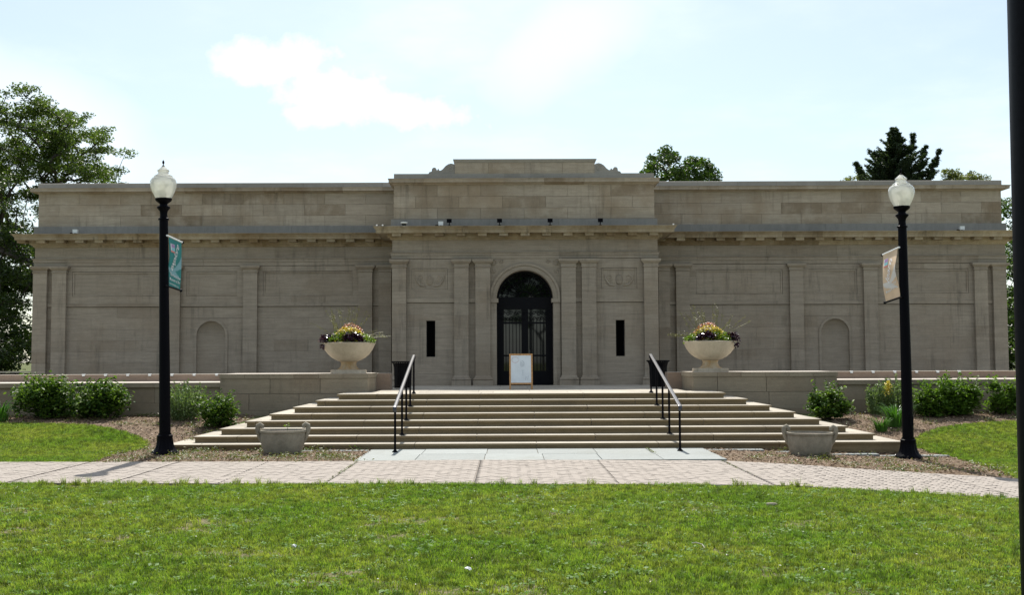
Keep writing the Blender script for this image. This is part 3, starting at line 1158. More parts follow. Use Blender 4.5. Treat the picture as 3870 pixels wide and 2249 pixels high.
def build_pavilion():
    x0, x1 = xc(1482), xc(2488)
    z_arch0, z_arch1 = zc(976, .05), zc(952, .05)
    z_fr1 = zc(906, .03)
    z_sof, z_ct = zc(877, .44), zc(852, .52)
    z_b1 = zc(824, .06)
    z_cc0, z_cc1 = zc(686, .15), zc(671, .17)
    z_t2 = zc(654, .0)
    z_top, z_topc = zc(600, 0), zc(612, .03)
    xm = (xc(1877) + xc(2091)) / 2
    ri = (xc(2091) - xc(1877)) / 2
    ro = (xc(2119) - xc(1852)) / 2
    zs = zc(1128)
    z_s1, z_s0 = zc(1127, .03), zc(1142, .03)
    z_cap = zc(979, .1)
    caph = zc(979, .1) - zc(1011, .1)
    P = [(1482, 1535), (1717, 1771), (1797, 1853), (2122, 2177), (2200, 2254), (2435, 2488)]
    for (a, c) in P:
        pilaster(xc(a, .1), xc(c, .1), YC, ZL, z_cap, caph, M['lime'], base=True)
    # body behind the facing stones, with the doorway left open
    body = MB().box(x0 + .05, xm - ri - .35, YC + .36, YW + .5, ZL, z_ct).box(xm + ri + .35, x1 - .05, YC + .36, YW + .5, ZL, z_ct)
    body.box(xm - ri - .35, xm + ri + .35, YC + .36, YW + .5, zs + ri + .3, z_ct)
    body.box(xm - ri - .35, xm + ri + .35, YC + .9, YC + 1.0, ZL, zs + ri + .3)
    core = obj('pavilion_wall', body, M['mortar'], museum, world=True)
    for x in (x0, x1 - .3):
        obj('side_wall', MB().box(x, x + .3, YC + .3, YW + .3, ZL, z_fr1), M['lime'], core, world=True)
    slit_z = (zc(1348), zc(1211))
    pan_z = (zc(1092), zc(1014))
    bays = [(1535, 1717, (1611, 1645), (1557, 1691)), (1771, 1797, None, None), (2177, 2200, None, None), (2254, 2435, (2327, 2361), (2275, 2408))]
    for k, (a, c, slit, pan) in enumerate(bays):
        X0, X1 = xc(a, .1) - .02, xc(c, .1) + .02
        wall = obj('wall_bay', MB().box(X0, X1, YC + .33, YC + .355, ZL, z_cap), M['mortar'], museum, world=True)
        block('string_course', X0, X1, YC - .04, YC + .2, z_s0, z_s1, M['lime'], wall)
        if slit:
            s0, s1 = xc(slit[0]), xc(slit[1])
            ashlar(wall, YC, X0, X1, ZL, z_s0 - .014, M['lime'], holes=[(s0, s1, slit_z[0], slit_z[1])], depth=.33, seed=21 + k)
            wn = obj('slit_window', MB().box(s0 - .02, s1 + .02, YC + .26, YC + .3, slit_z[0] - .02, slit_z[1] + .02), M['dark'], museum, world=True)
            fr = MB()
            for (u0, u1, v0, v1) in ((s0, s0 + .025, slit_z[0], slit_z[1]), (s1 - .025, s1, slit_z[0], slit_z[1]), (s0 + .026, s1 - .026, slit_z[0], slit_z[0] + .03), (s0 + .026, s1 - .026, slit_z[1] - .03, slit_z[1])):
                fr.box(u0, u1, YC + .2, YC + .255, v0, v1)
            obj('window_frame', fr, M['bronze'], wn, world=True)
            p0, p1 = xc(pan[0]), xc(pan[1])
            ashlar(wall, YC, X0, X1, z_s1 + .002, z_arch0 - .012, M['lime'], holes=[(p0 - .008, p1 + .008, pan_z[0] - .008, pan_z[1] + .008)], ch=.4, depth=.3, seed=31 + k)
            panel(wall, p0, p1, pan_z[0], pan_z[1], YC, M['lime'], carved=1 if k == 0 else -1)
        else:
            ashlar(wall, YC, X0, X1, ZL, z_s0 - .014, M['lime'], depth=.3, bl=2)
            ashlar(wall, YC, X0, X1, z_s1 + .002, z_arch0 - .012, M['lime'], depth=.3, bl=2)
    # doorway surround
    dx0, dx1 = xc(1853, .1) - .02, xc(2122, .1) + .02
    sp = spandrel('arch_spandrel', museum, dx0, dx1, ZL, z_arch0, xm, zs, ri + .04, YC, .36, M['lime'], n=32)
    arc = MB()
    ring(arc, xm, zs, ri + .0, ro - .07, YC - .05, YC + .5)
    ring(arc, xm, zs, ro - .068, ro, YC - .085, YC + .1)
    ring(arc, xm, zs, ri - .001, ri + .035, YC - .065, YC + .04)
    obj('archivolt', arc, M['lime'], sp, world=True, smooth=True)
    for s in (-1, 1):
        u = sorted((xm + s * ri, xm + s * (ro - .005)))
        obj('door_jamb', MB().box(u[0], u[1], YC - .05, YC + .5, ZL + .001, zs - .125), M['lime'], sp, world=True)
        u = sorted((xm + s * (ri - .05), xm + s * (ro - .002)))
        obj('impost', MB().box(u[0], u[1], YC - .09, YC + .5, zs - .12, zs - .002), M['lime'], sp, world=True)
    carve = MB()
    for s in (-1, 1):
        bx, bz = xm + s * (ro - .12), z_arch0 - .13
        for (cx, cz, r0, a0) in ((0, 0, .12, 0), (-.22, .05, .07, 1.5), (.02, -.24, .08, 2.5)):
            pts = []
            for i in range(20):
                t = i / 19
                an = a0 + t * 8
                r = r0 * (1 - .8 * t)
                pts.append((bx + s * (cx + r * math.cos(an)), YC - .006, bz + cz + r * math.sin(an)))
            carve.tube(pts, .016, 6)
    obj('relief_carving', carve, M['lime'], sp, world=True, smooth=True)
    # entablature
    path = lambda o=0.0: [(x0 - o, YW + .2), (x0 - o, YC - o), (x1 + o, YC - o), (x1 + o, YW + .2)]
    h = z_arch1 - z_arch0
    moulding('architrave', path(.02), [(.0, z_arch0 + .001), (.0, z_arch0 + h * .5), (.02, z_arch0 + h * .52), (.02, z_arch0 + h * .86), (.05, z_arch0 + h * .9), (.05, z_arch1)], M['lime'], museum, 1.9, 'architrave_stone')
    moulding('frieze', path(.0), [(.0, z_arch1 + .001), (.0, z_fr1)], M['lime'], museum, 1.9, 'frieze_stone')
    d = z_ct - z_sof
    cor = moulding('cornice', path(.0), [(.02, z_fr1 + .001), (.05, z_fr1 + .03), (.06, z_fr1 + .06), (.12, z_sof - .12), (.13, z_sof - .10), (.13, z_sof), (.42, z_sof), (.42, z_sof - .012), (.44, z_sof - .012),
                                           (.445, z_sof + d * .45), (.46, z_sof + d * .5), (.48, z_sof + d * .7), (.52, z_sof + d * .92), (.52, z_ct), (.10, z_ct + .03)], M['lime_stain'], museum, 1.25)
    zm = z_sof - .095
    for i in range(13):
        x = XC0 + (i - 6) * .633
        block('modillion', x - .13, x + .13, YC - .39, YC - .12, zm, z_sof - .001, M['lime_stain'], cor)
    # attic
    ax0, ax1 = xc(1487, 0), xc(2478, 0)
    apath = lambda o=0.0: [(ax0 - o, YW + 1.5), (ax0 - o, YC + .05 - o), (ax1 + o, YC + .05 - o), (ax1 + o, YW + 1.5)]
    moulding('attic_base', apath(.08), [(.0, z_ct - .1), (.0, z_b1 - .03), (-.06, z_b1)], M['flashing'], museum, 2.0, 'base_stone')
    att = obj('attic_wall', MB().box(ax0 + .05, ax1 - .05, YC + .33, YW + 1.5, z_ct, z_t2 - .03), M['mortar'], museum, world=True)
    ashlar(att, YC + .05, ax0, ax1, z_b1 - .02, z_cc0 - .06, M['lime_attic'], ch=.345, bl=1.25, gap=.003, seed=77)
    for x in (ax0, ax1 - .3):
        obj('attic_return', MB().box(x, x + .3, YC + .335, YW + 1.5, z_b1 - .02, z_cc0 - .06), M['lime_attic'], att, world=True)
    dd = z_cc1 - z_cc0
    moulding('attic_cornice', apath(0), [(.0, z_cc0 - .065), (.03, z_cc0 - .06), (.05, z_cc0 - .035), (.12, z_cc0), (.145, z_cc0), (.145, z_cc0 + dd * .5), (.17, z_cc1), (.02, z_cc1 + .012)], M['lime_attic'], museum, 1.25)
    moulding('attic_plinth', apath(.0), [(.0, z_cc1 + .005), (.0, z_t2)], M['lime_grey'], museum, 1.3, 'plinth_stone')
    obj('attic_roof', MB().box(ax0 + .1, ax1 - .1, YC + .2, YW + 1.4, z_t2 - .03, z_t2 - .005), M['lime_grey'], museum, world=True)
    # raised centre block with its coping and side scrolls
    bx0, bx1 = on_y(1719, 640, YC).x, on_y(2248, 640, YC).x
    top = obj('crest_block', MB().box(bx0 + .02, bx1 - .02, YC + .12, YC + .9, z_t2, z_topc), M['mortar'], museum, world=True)
    n = 4
    cuts = [bx0 + (bx1 - bx0) * t for t in (0, .24, .5, .77, 1)]
    for a, c in zip(cuts[:-1], cuts[1:]):
        block('stone_block', a + .003, c - .003, YC + .055, YC + .95, z_cc1 + .015, z_topc - .002, M['lime_attic'], top)
    obj('crest_coping', MB().sweep([(bx0, YC + .95), (bx0, YC + .055), (bx1, YC + .055), (bx1, YC + .95)], [(-.2, z_topc), (.005, z_topc), (.03, z_topc + .03), (.055, z_top - .02), (.055, z_top), (-.2, z_top)])
        .box(bx0 + .19, bx1 - .19, YC + .2, YC + .9, z_topc, z_top - .001), M['lime_grey'], top, world=True)
    for s in (-1, 1):
        bx = bx0 if s < 0 else bx1
        prof = [(0, 0), (.80, 0), (.77, .055), (.70, .075), (.69, .15), (.655, .185), (.60, .19), (.565, .16), (.56, .12), (.53, .11), (.51, .15), (.485, .145), (.48, .095),
                (.42, .105), (.36, .15), (.28, .24), (.20, .29), (.12, .31), (.05, .295), (0, .27)]
        sc_ = obj('scroll', MB().prism([(bx + s * a, z_t2 + z * 1.02) for a, z in (prof if s > 0 else prof)], YC + .08, YC + .62), M['lime_grey'], top, world=True)
        sp_ = MB()
        pts = []
        for i in range(30):
            t = i / 29
            an = .6 + t * 9
            r = .10 * (1 - .8 * t)
            pts.append((bx + s * (.14 + r * math.cos(an)), YC + .078, z_t2 + .16 + r * math.sin(an)))
        sp_.tube(pts, .013, 6)
        obj('volute', sp_, M['lime_grey'], sc_, world=True, smooth=True)

    # ---- the door: frame, glass, bars, scrollwork
    YD = YC + .42
    door = obj('door', ring(MB(), xm, zs, ri - .07, ri + .02, YD, YD + .12, ZL), M['bronze'], museum, world=True)
    zt_ = zs - .02
    fr = MB()
    fr.box(xm - ri, xm + ri, YD - .02, YD + .1, zs - .30, zs + .06)          # deep transom
    for x, hw in ((xm, .10), (xm - ri + .12, .09), (xm + ri - .12, .09)):
        fr.box(x - hw, x + hw, YD + .001, YD + .09, ZL, zs - .301)
    fr.box(xm - ri, xm + ri, YD + .002, YD + .085, ZL, ZL + .42)
    fr.box(xm - ri, xm + ri, YD + .003, YD + .05, zs - .74, zs - .69)
    fr.box(xm - ri, xm + ri, YD + .004, YD + .05, zc(1345) - .02, zc(1345) + .03)
    obj('door_frame', fr, M['bronze'], door, world=True)
    g = MB()
    A = [(xm - ri, ZL)] + arch_pts(xm, zs, ri, 24) + [(xm + ri, ZL)]
    g.prism(A, YD + .07, YD + .08)
    obj('glass_pane', g, M['glass'], door, world=True)
    for i in range(14):
        x = xm - ri + .17 + (2 * ri - .34) * i / 13
        if abs(x - xm) < .11:
            continue
        obj('grille_bar', MB().tube([(x, YD + .03, ZL + .3), (x, YD + .03, zs - .55)], .0115, 6), M['bronze'], door, world=True)
    # fanlight: radiating bars and curls
    for i in range(1, 12):
        an = math.pi * i / 12
        obj('fanlight_bar', MB().tube([(xm + .22 * math.cos(an), YD + .02, zs + .06 + .16 * math.sin(an)), (xm + (ri - .06) * math.cos(an), YD + .02, zs + (ri - .06) * math.sin(an))], .012, 6), M['bronze'], door, world=True)
    cu = MB()
    for rr, nn in ((ri - .14, 18), (ri - .30, 14)):
        for i in range(nn):
            an = math.pi * (i + .5) / nn
            px_, pz_ = xm + rr * math.cos(an), zs + rr * math.sin(an)
            for sg in (-1, 1):
                pts = [(px_ + .055 * (1 - .75 * t) * math.cos(an + sg * (6.5 * t)), YD + .02, pz_ + .055 * (1 - .75 * t) * math.sin(an + sg * 6.5 * t)) for t in np.linspace(0, 1, 12)]
                cu.tube(pts, .010, 5)
    for i in range(7):
        for j in range(2):
            bx, bz = xm + ri * (-.82 + 1.64 * i / 6), zs - .42 - .17 * j
            for sg in (-1, 1):
                pts = [(bx + sg * .05 + .06 * (1 - .75 * t) * math.cos(sg * 6.5 * t), YD - .001, bz + .06 * (1 - .75 * t) * math.sin(sg * 6.5 * t)) for t in np.linspace(0, 1, 12)]
                cu.tube(pts, .010, 5)
    cu.tube([(xm + .2 * math.cos(a), YD + .02, zs + .06 + .16 * math.sin(a)) for a in np.linspace(0, math.pi, 16)], .02, 6)
    obj('scrollwork', cu, M['bronze'], door, world=True)
    for s in (-1, 1):
        h_ = MB().tube([(xm + s * .14, YD - .06, ZL + .85), (xm + s * .14, YD - .06, ZL + 1.05)], .015, 8)
        h_.tube([(xm + s * .14, YD + .01, ZL + .86), (xm + s * .14, YD - .06, ZL + .86)], .012, 6).tube([(xm + s * .14, YD + .01, ZL + 1.04), (xm + s * .14, YD - .06, ZL + 1.04)], .012, 6)
        obj('door_handle', h_, M['rail'], door, world=True)
    return z_ct


Z_CT_C = build_pavilion()
Z_CT_W = zw(880, .55)

# ------------------------------------------------------------------ small fittings on the building and walls


def spot_light(px, label):
    p = on_y(px, 866, YC - .30)
    e = empty('spotlight', (p.x, YC - .30, Z_CT_C + .02))
    e.scale = (.64, .64, .68)
    tag(e, label, 'spotlight', 'black spotlights on the centre cornice')
    obj('base_plate', MB().lathe([(.085, 0), (.085, .02), (.03, .035)], 16), M['iron'], e, smooth=True)
    obj('stem', MB().tube([(0, 0, .02), (0, 0, .16)], .022, 8), M['iron'], e, smooth=True)
    h = MB().box(-.10, .10, -.07, .07, .15, .29)
    h.box(-.115, .115, -.085, -.07, .135, .305)
    obj('lamp_head', h, M['iron'], e)


for i, (px, nm) in enumerate(((1698, 'first'), (1888, 'second'), (2079, 'third'), (2269, 'fourth'))):
    spot_light(px, 'small black spotlight on the cornice above the doorway, %s from the left' % nm)


def box_light(x, y, z, label, s=1.0):
    e = empty('box_light', (x, y, z))
    tag(e, label, 'light', 'small pale box lights on the cornice')
    obj('housing', MB().box(-.07 * s, .07 * s, -.05, .06, .015, .13 * s), M['white'], e)
    obj('bracket', MB().box(-.16 * s, -.072 * s, -.02, .03, 0, .03).box(-.03, .03, -.03, .03, 0, .0149), M['iron'], e)


p = on_y(287, 880, YW - .25)
box_light(p.x, YW - .3, Z_CT_W + .028, 'small pale box light on the cornice of the left wing')
p = on_y(1666, 846, YC - .3)
box_light(p.x, YC - .3, Z_CT_C + .022, 'small pale box light on the cornice beside the first black spotlight')
p = on_y(3633, 872, YW - .25)
box_light(p.x, YW - .3, Z_CT_W + .028, 'small pale box light on the cornice of the right wing')
p = on_y(1527, 848, YC - .35)
e = empty('dome_camera', (p.x, YC - .35, Z_CT_C + .02))
tag(e, 'small white dome camera on the cornice, left end of the raised centre', 'camera')
obj('housing', MB().lathe([(.03, 0), (.05, .05), (.105, .08), (.105, .11), (.0, .115)], 18), M['white'], e, smooth=True)
obj('dome', MB().lathe([(.0, -.0), (.045, .012), (.07, .05), (.07, .075)], 16), M['iron'], e, smooth=True)
for px, lab in ((1424, 'tiny white lamp at the left tip of the centre cornice'), (1446, 'tiny white lamp just inside the left tip of the centre cornice'), (2545, 'tiny white lamp at the right tip of the centre cornice')):
    p = on_y(px, 848, YC - .42)
    e = empty('cornice_lamp', (p.x, YC - .42, Z_CT_C - .002))
    e.scale = (.6, .6, .6)
    tag(e, lab, 'lamp', 'tiny white lamps on the tips of the centre cornice')
    obj('base', MB().lathe([(.03, 0), (.03, .02)], 10), M['white'], e)
    obj('bulb', MB().lathe([(.02, .02), (.045, .045), (.04, .08), (.0, .095)], 12), M['white'], e, smooth=True)

# row of small wall lights along the parapet of the low walls
ords = ['first', 'second', 'third', 'fourth', 'fifth', 'sixth', 'seventh']
proto = None
for side, pxs in (('left', (316, 399, 483, 566, 650, 734, 819)), ('right', (3218, 3300, 3382, 3464, 3544, 3625))):
    for i, px in enumerate(pxs):
        p = on_y(px, 1416, YB)
        if proto is None:
            proto = empty('wall_light')
            obj('hood', MB().sweep([(-.065, .05), (-.065, -.06), (.065, -.06), (.065, .05)], [(-.06, .02), (0, .02), (0, .045), (-.02, .06), (-.06, .06)]), M['white'], proto)
            obj('body', MB().box(-.05, .05, -.045, .0, -.06, .02), M['white'], proto)
            obj('lens', MB().box(-.04, .04, -.04, -.005, -.075, -.061), M['can'], proto)
            o = proto
        else:
            o = copy_tree(proto)
        o.location = (p.x, YB + .008, ZP - .035)
        o.scale = (.62, .62, .45)
        tag(o, 'small white wall light on the %s low wall, %s from the left' % (side, ords[i]), 'wall light', 'white wall lights along the low walls')

# ------------------------------------------------------------------ handrails


def handrail(x, px_posts, label):
    e = empty('handrail', (x, 21.0, 0))
    tag(e, label, 'handrail')
    ys = [21.02] + [Y1 + RUN * (n - 1) + .17 for n in (2, 4, 6, 8)]
    zs = [.022, 2 * RISE, 4 * RISE, 6 * RISE, 8 * RISE]
    H = .86
    zr = lambda y: H + .02 + (y - ys[0]) * (zs[-1] - zs[0]) / (ys[-1] - ys[0])
    for y, z in zip(ys, zs):
        p = obj('post', MB().tube([(x, y, z), (x, y, zr(y) - .02)], .021, 8), M['iron'], e, world=True, smooth=True)
        obj('foot_flange', MB().lathe([(.055, z), (.055, z + .012), (.03, z + .035), (.024, z + .05)], 14, (x, y, 0)), M['iron'], p, world=True, smooth=True)
    y0, y1 = ys[0] - .03, ys[-1] + .03
    rail = MB()
    w_, h_ = .034, .014
    pts = [(y0 - .03, zr(y0) - .09), (y0 - .055, zr(y0) - .05), (y0 - .045, zr(y0) - .01), (y0, zr(y0) + .005)] + [(y, zr(y)) for y in np.linspace(y0 + .05, y1, 8)] + [(y1 + .03, zr(y1) - .01), (y1 + .035, zr(y1) - .06), (y1 + .01, zr(y1) - .085)]
    n = len(pts)
    for k, (y, z) in enumerate(pts):
        a = pts[max(0, k - 1)]; c = pts[min(n - 1, k + 1)]
        d = Vector((c[0] - a[0], c[1] - a[1])).normalized()
        nn = Vector((-d.y, d.x))
        for (sx, t) in ((-w_, -h_), (w_, -h_), (w_, h_ * .6), (w_ * .5, h_), (-w_ * .5, h_), (-w_, h_ * .6)):
            rail.v.append((x + sx, y + nn.x * t, z + nn.y * t))
    for k in range(n - 1):
        for j in range(6):
            a = k * 6 + j; b_ = k * 6 + (j + 1) % 6
            rail.f.append((a, b_, b_ + 6, a + 6))
    rail.f.append(tuple(range(6))); rail.f.append(tuple(range((n - 1) * 6, n * 6)))
    obj('rail', rail, M['rail'], e, world=True)


handrail(-2.13, None, 'black iron handrail up the left part of the steps')
handrail(3.23, None, 'black iron handrail up the right part of the steps')

# ------------------------------------------------------------------ litter bins


def litter_bin(x, y, label):
    e = empty('litter_bin', (x, y, ZL))
    tag(e, label, 'litter bin', 'black bins either side of the pavilion')
    obj('liner', MB().lathe([(.2, .03), (.215, .66), (.205, .68), (.0, .60)], 28), M['can'], e, smooth=True)
    for k in range(30):
        a = 2 * math.pi * k / 30
        ca, sa = math.cos(a), math.sin(a)
        mb = MB()
        prof = [(.222, .02), (.228, .3), (.236, .56), (.262, .66), (.30, .705)]
        t = (-sa, ca)
        for (r, z) in prof:
            for s in (-1, 1):
                mb.v.append((ca * r + t[0] * s * .017, sa * r + t[1] * s * .017, z))
        for (r, z) in prof:
            for s in (-1, 1):
                mb.v.append((ca * (r - .008) + t[0] * s * .017, sa * (r - .008) + t[1] * s * .017, z))
        n2 = len(prof) * 2
        for q in range(len(prof) - 1):
            i = q * 2
            mb.f += [(i, i + 1, i + 3, i + 2), (n2 + i, n2 + i + 2, n2 + i + 3, n2 + i + 1), (i, i + 2, n2 + i + 2, n2 + i), (i + 1, n2 + i + 1, n2 + i + 3, i + 3)]
        obj('slat', mb, M['can'], e)
    for z, r in ((.06, .222), (.35, .226)):
        obj('band', MB().lathe([(r, z), (r, z + .04), (r - .01, z + .04), (r - .01, z)], 28, cap=False), M['can'], e, smooth=True)
    obj('rim', MB().lathe([(.285, .70), (.315, .705), (.315, .725), (.285, .73)], 28, cap=False), M['can'], e, smooth=True)


p = on_y(1521, 1460, 29.6)
litter_bin(p.x, 29.7, 'black slatted litter bin beside the top of the left handrail')
p = on_y(2490, 1460, 29.6)
litter_bin(p.x, 29.7, 'black slatted litter bin beside the top of the right handrail')

# ------------------------------------------------------------------ text helper
_dg = None


def text_mesh(txt, size, bold=0.0, shear=0.0, extrude=.0008):
    cu = bpy.data.curves.new('lettering', 'FONT')
    cu.body = txt
    cu.size = size
    cu.shear = shear
    cu.offset = bold
    cu.extrude = extrude
    cu.resolution_u = 3
    cu.align_x = 'LEFT'
    o = bpy.data.objects.new('lettering', cu)
    C.objects.link(o)
    dg = bpy.context.evaluated_depsgraph_get()
    me = bpy.data.meshes.new_from_object(o.evaluated_get(dg))
    bpy.data.objects.remove(o)
    bpy.data.curves.remove(cu)
    return me


def place_flat(me, origin, ux, uz, rot=0.0):
    """lay a mesh drawn in x,y onto the plane spanned by ux, uz at origin"""
    ux = Vector(ux); uz = Vector(uz)
    n = ux.cross(uz).normalized()
    c_, s_ = math.cos(rot), math.sin(rot)
    for v in me.vertices:
        x, y = v.co.x * c_ - v.co.y * s_, v.co.x * s_ + v.co.y * c_
        v.co = Vector(origin) + ux * x + uz * y + n * v.co.z
    me.materials.clear()
    return me


# ------------------------------------------------------------------ sandwich board
def sandwich_board():
    y = 28.5
    pl, pr = on_y(1925, 1472, y).x, on_y(2013, 1472, y).x
    w_ = pr - pl
    e = empty('sandwich_board', ((pl + pr) / 2, y, ZL))
    tag(e, 'white sandwich board with wooden frame standing before the dark door', 'sign')
    H = .91
    lean = .15
    fr = M['wood']
    for face, sgn in (('front', -1), ('back', 1)):
        def P(x, z):
            return (x, sgn * (.26 - lean * z / H * 1.6), z)
        def bar(name, x0, x1, z0, z1, t=.02, m=fr, off=0.0, par=e):
            mb = MB()
            for d in (-t / 2 + off, t / 2 + off):
                for (x, z) in ((x0, z0), (x1, z0), (x1, z1), (x0, z1)):
                    q = P(x, z)
                    mb.v.append((q[0], q[1] + sgn * d, q[2]))
            mb.f = [(0, 1, 2, 3), (4, 7, 6, 5), (0, 4, 5, 1), (1, 5, 6, 2), (2, 6, 7, 3), (3, 7, 4, 0)]
            return obj(name, mb, m, par)
        bar('leg', -w_ / 2, -w_ / 2 + .04, 0, H)
        bar('leg', w_ / 2 - .04, w_ / 2, 0, H)
        bar('frame_rail', -w_ / 2 + .041, w_ / 2 - .041, H - .042, H)
        bar('frame_rail', -w_ / 2 + .041, w_ / 2 - .041, .13, .172)
        b_ = bar('whiteboard', -w_ / 2 + .038, w_ / 2 - .038, .17, H - .04, .012, M['board'])
        if sgn < 0:
            ux = Vector((1, 0, 0)); uz = Vector((0, lean * 1.6 / H, 1)).normalized()
            def o_at(x, z):
                q = P(x, z); return Vector((q[0], q[1] - .0085, q[2]))
            # hand-drawn O P E N running down to the right
            mb = MB()
            O_ = [o_at(-.145 + .085 * math.cos(a), .755 + .072 * math.sin(a)) for a in np.linspace(0.2, 6.2, 26)]
            mb.tube(O_, .0042, 5); obj('lettering', mb, M['ink_red'], b_)
            mb = MB()
            mb.tube([o_at(.0, .72), o_at(-.005, .60)], .004, 5)
            mb.tube([o_at(.02 + .06 * math.cos(a), .655 + .072 * math.sin(a)) for a in np.linspace(1.6, -1.9, 16)], .0042, 5)
            mb.tube([o_at(.02 + .028 * math.cos(a), .645 + .03 * math.sin(a)) for a in np.linspace(0, 6, 12)], .003, 5)
            obj('lettering', mb, M['ink_grey'], b_)
            mb = MB()
            mb.tube([o_at(.09, .47), o_at(.035, .475), o_at(.03, .37), o_at(.085, .37)], .004, 5)
            mb.tube([o_at(.035, .42), o_at(.08, .425)], .004, 5)
            obj('lettering', mb, M['ink_pale'], b_)
            mb = MB()
            mb.tube([o_at(.115, .24), o_at(.12, .345), o_at(.18, .245), o_at(.185, .35)], .0042, 5)
            obj('lettering', mb, M['ink_grey'], b_)
    obj('hinge', MB().tube([(-w_ / 2 + .05, 0, H - .01), (w_ / 2 - .05, 0, H - .01)], .012, 8), M['iron'], e)


sandwich_board()

# ------------------------------------------------------------------ flower bowls on the planter walls, handled tubs


def flower_bowl():
    e = empty('stone_bowl')
    b_ = [(.0, .285), (.20, .287), (.29, .315), (.40, .375), (.50, .46), (.58, .57), (.635, .69), (.655, .725), (.66, .745), (.645, .755), (.60, .75), (.58, .70), (.0, .66)]
    obj('bowl', MB().lathe(b_, 48, cap=False), M['urn'], e, smooth=True)
    obj('stem', MB().lathe([(.30, .085), (.235, .12), (.20, .17), (.185, .22), (.19, .26), (.21, .284)], 36), M['urn_stem'], e, smooth=True)
    mb = MB().lathe([(.44, .0), (.44, .075), (.42, .085), (.30, .087)], 40)
    obj('plinth', mb, M['urn'], e, smooth=True)
    obj('soil', MB().lathe([(.59, .715), (.4, .74), (.0, .75)], 24, cap=False), M['soil'], e, smooth=True)
    return e


BOWL_L = (-3.92, 27.4, ZP)
BOWL_R = (4.98, 27.4, ZP)
fb = flower_bowl()
fb.location = BOWL_L
tag(fb, 'pale stone pedestal bowl of flowers on the left block wall', 'planter', 'pale pedestal bowls beside the landing')
f2 = copy_tree(fb)
f2.location = BOWL_R
f2.rotation_euler = (0, 0, 2.2)
tag(f2, 'pale stone pedestal bowl of flowers on the right block wall', 'planter', 'pale pedestal bowls beside the landing')


def tub():
    e = empty('stone_tub')
    b_ = [(.0, .0), (.325, .0), (.345, .03), (.378, .10), (.402, .20), (.413, .32), (.415, .40), (.432, .412), (.435, .45), (.40, .452), (.385, .40), (.0, .385)]
    obj('bowl', MB().lathe(b_, 44, cap=False), M['tub'], e, smooth=True)
    obj('soil', MB().lathe([(.39, .41), (.25, .425), (.0, .43)], 20, cap=False), M['soil'], e, smooth=True)
    for s in (-1, 1):
        pts = [(s * .375, 0, .20), (s * .415, 0, .27), (s * .452, 0, .38), (s * .472, 0, .47), (s * .462, 0, .535), (s * .425, 0, .555), (s * .39, 0, .53), (s * .385, 0, .485)]
        obj('handle', MB().tube(pts, [.027, .036, .041, .046, .05, .049, .044, .033], 12), M['tub'], e, smooth=True)
    return e


t1 = tub()
pt = on_ground(1097, 1703)
t1.location = (pt.x, 21.12, float(zg(pt.x, 21.1)) - .01)
t1.rotation_euler = (0, 0, R(6))
tag(t1, 'weathered round concrete tub with two scroll handles, left of the steps', 'planter', 'weathered handled tubs at the foot of the steps')
t2 = copy_tree(t1)
pt = on_ground(3036, 1713)
t2.location = (pt.x, 21.0, float(zg(pt.x, 21.0)) - .01)
t2.rotation_euler = (0, 0, R(-14))
tag(t2, 'weathered round concrete tub with two scroll handles, right of the steps', 'planter', 'weathered handled tubs at the foot of the steps')

# ------------------------------------------------------------------ street lamps and banners


def lamp():
    e = empty('street_lamp')
    def fl(k):
        return .03 if 3 <= k <= 8 else 0
    prof = [(.25, 0), (.25, .04), (.235, .06), (.225, .075), (.19, .10), (.17, .14), (.152, .19), (.142, .25), (.136, .31), (.14, .335), (.14, .36), (.118, .375), (.118, .40)]
    obj('base', MB().lathe(prof, 48, flute=fl), M['iron'], e, smooth=True)
    for q in range(4):
        aq = math.pi / 4 + q * math.pi / 2
        obj('anchor_bolt', MB().lathe([(.016, .04), (.016, .062), (.0, .07)], 6, (.228 * math.cos(aq), .228 * math.sin(aq), .01)), M['rail'], e)
    obj('access_plate', MB().box(-.04, .04, -.112, -.09, .62, .80), M['iron'], e)
    obj('shaft', MB().lathe([(.103, .40), (.098, 1.5), (.088, 3.0), (.079, 4.34)], 24), M['iron'], e, smooth=True)
    neck = [(.079, 4.34), (.098, 4.345), (.098, 4.37), (.072, 4.385), (.066, 4.45), (.074, 4.51), (.108, 4.555), (.124, 4.572), (.118, 4.59), (.075, 4.61), (.068, 4.64), (.09, 4.66), (.14, 4.70), (.152, 4.725), (.152, 4.745), (.13, 4.75)]
    obj('collar', MB().lathe(neck, 32), M['iron'], e, smooth=True)
    gl = [(.145, 4.75), (.165, 4.79), (.20, 4.86), (.228, 4.94), (.24, 5.015), (.232, 5.08), (.205, 5.125), (.165, 5.15), (.168, 5.158), (.165, 5.168), (.135, 5.185), (.105, 5.205), (.092, 5.235),
          (.11, 5.262), (.108, 5.275), (.085, 5.295), (.06, 5.32), (.03, 5.345), (.012, 5.36)]
    obj('globe', MB().lathe(gl, 36, cap=False), M['globe'], e, smooth=True)
    lm = MB().lathe([(.05, 4.75), (.05, 4.86), (.035, 4.88), (.035, 4.95), (.085, 4.97), (.10, 4.985), (.10, 5.01), (.05, 5.03), (.0, 5.08)], 20)
    obj('lamp_holder', lm, M['globe'], e, smooth=True)
    obj('finial', MB().lathe([(.03, 5.348), (.022, 5.362), (.008, 5.375), (.008, 5.39), (.021, 5.41), (.021, 5.435), (.012, 5.455), (.0, 5.475)], 14), M['iron'], e, smooth=True)
    return e


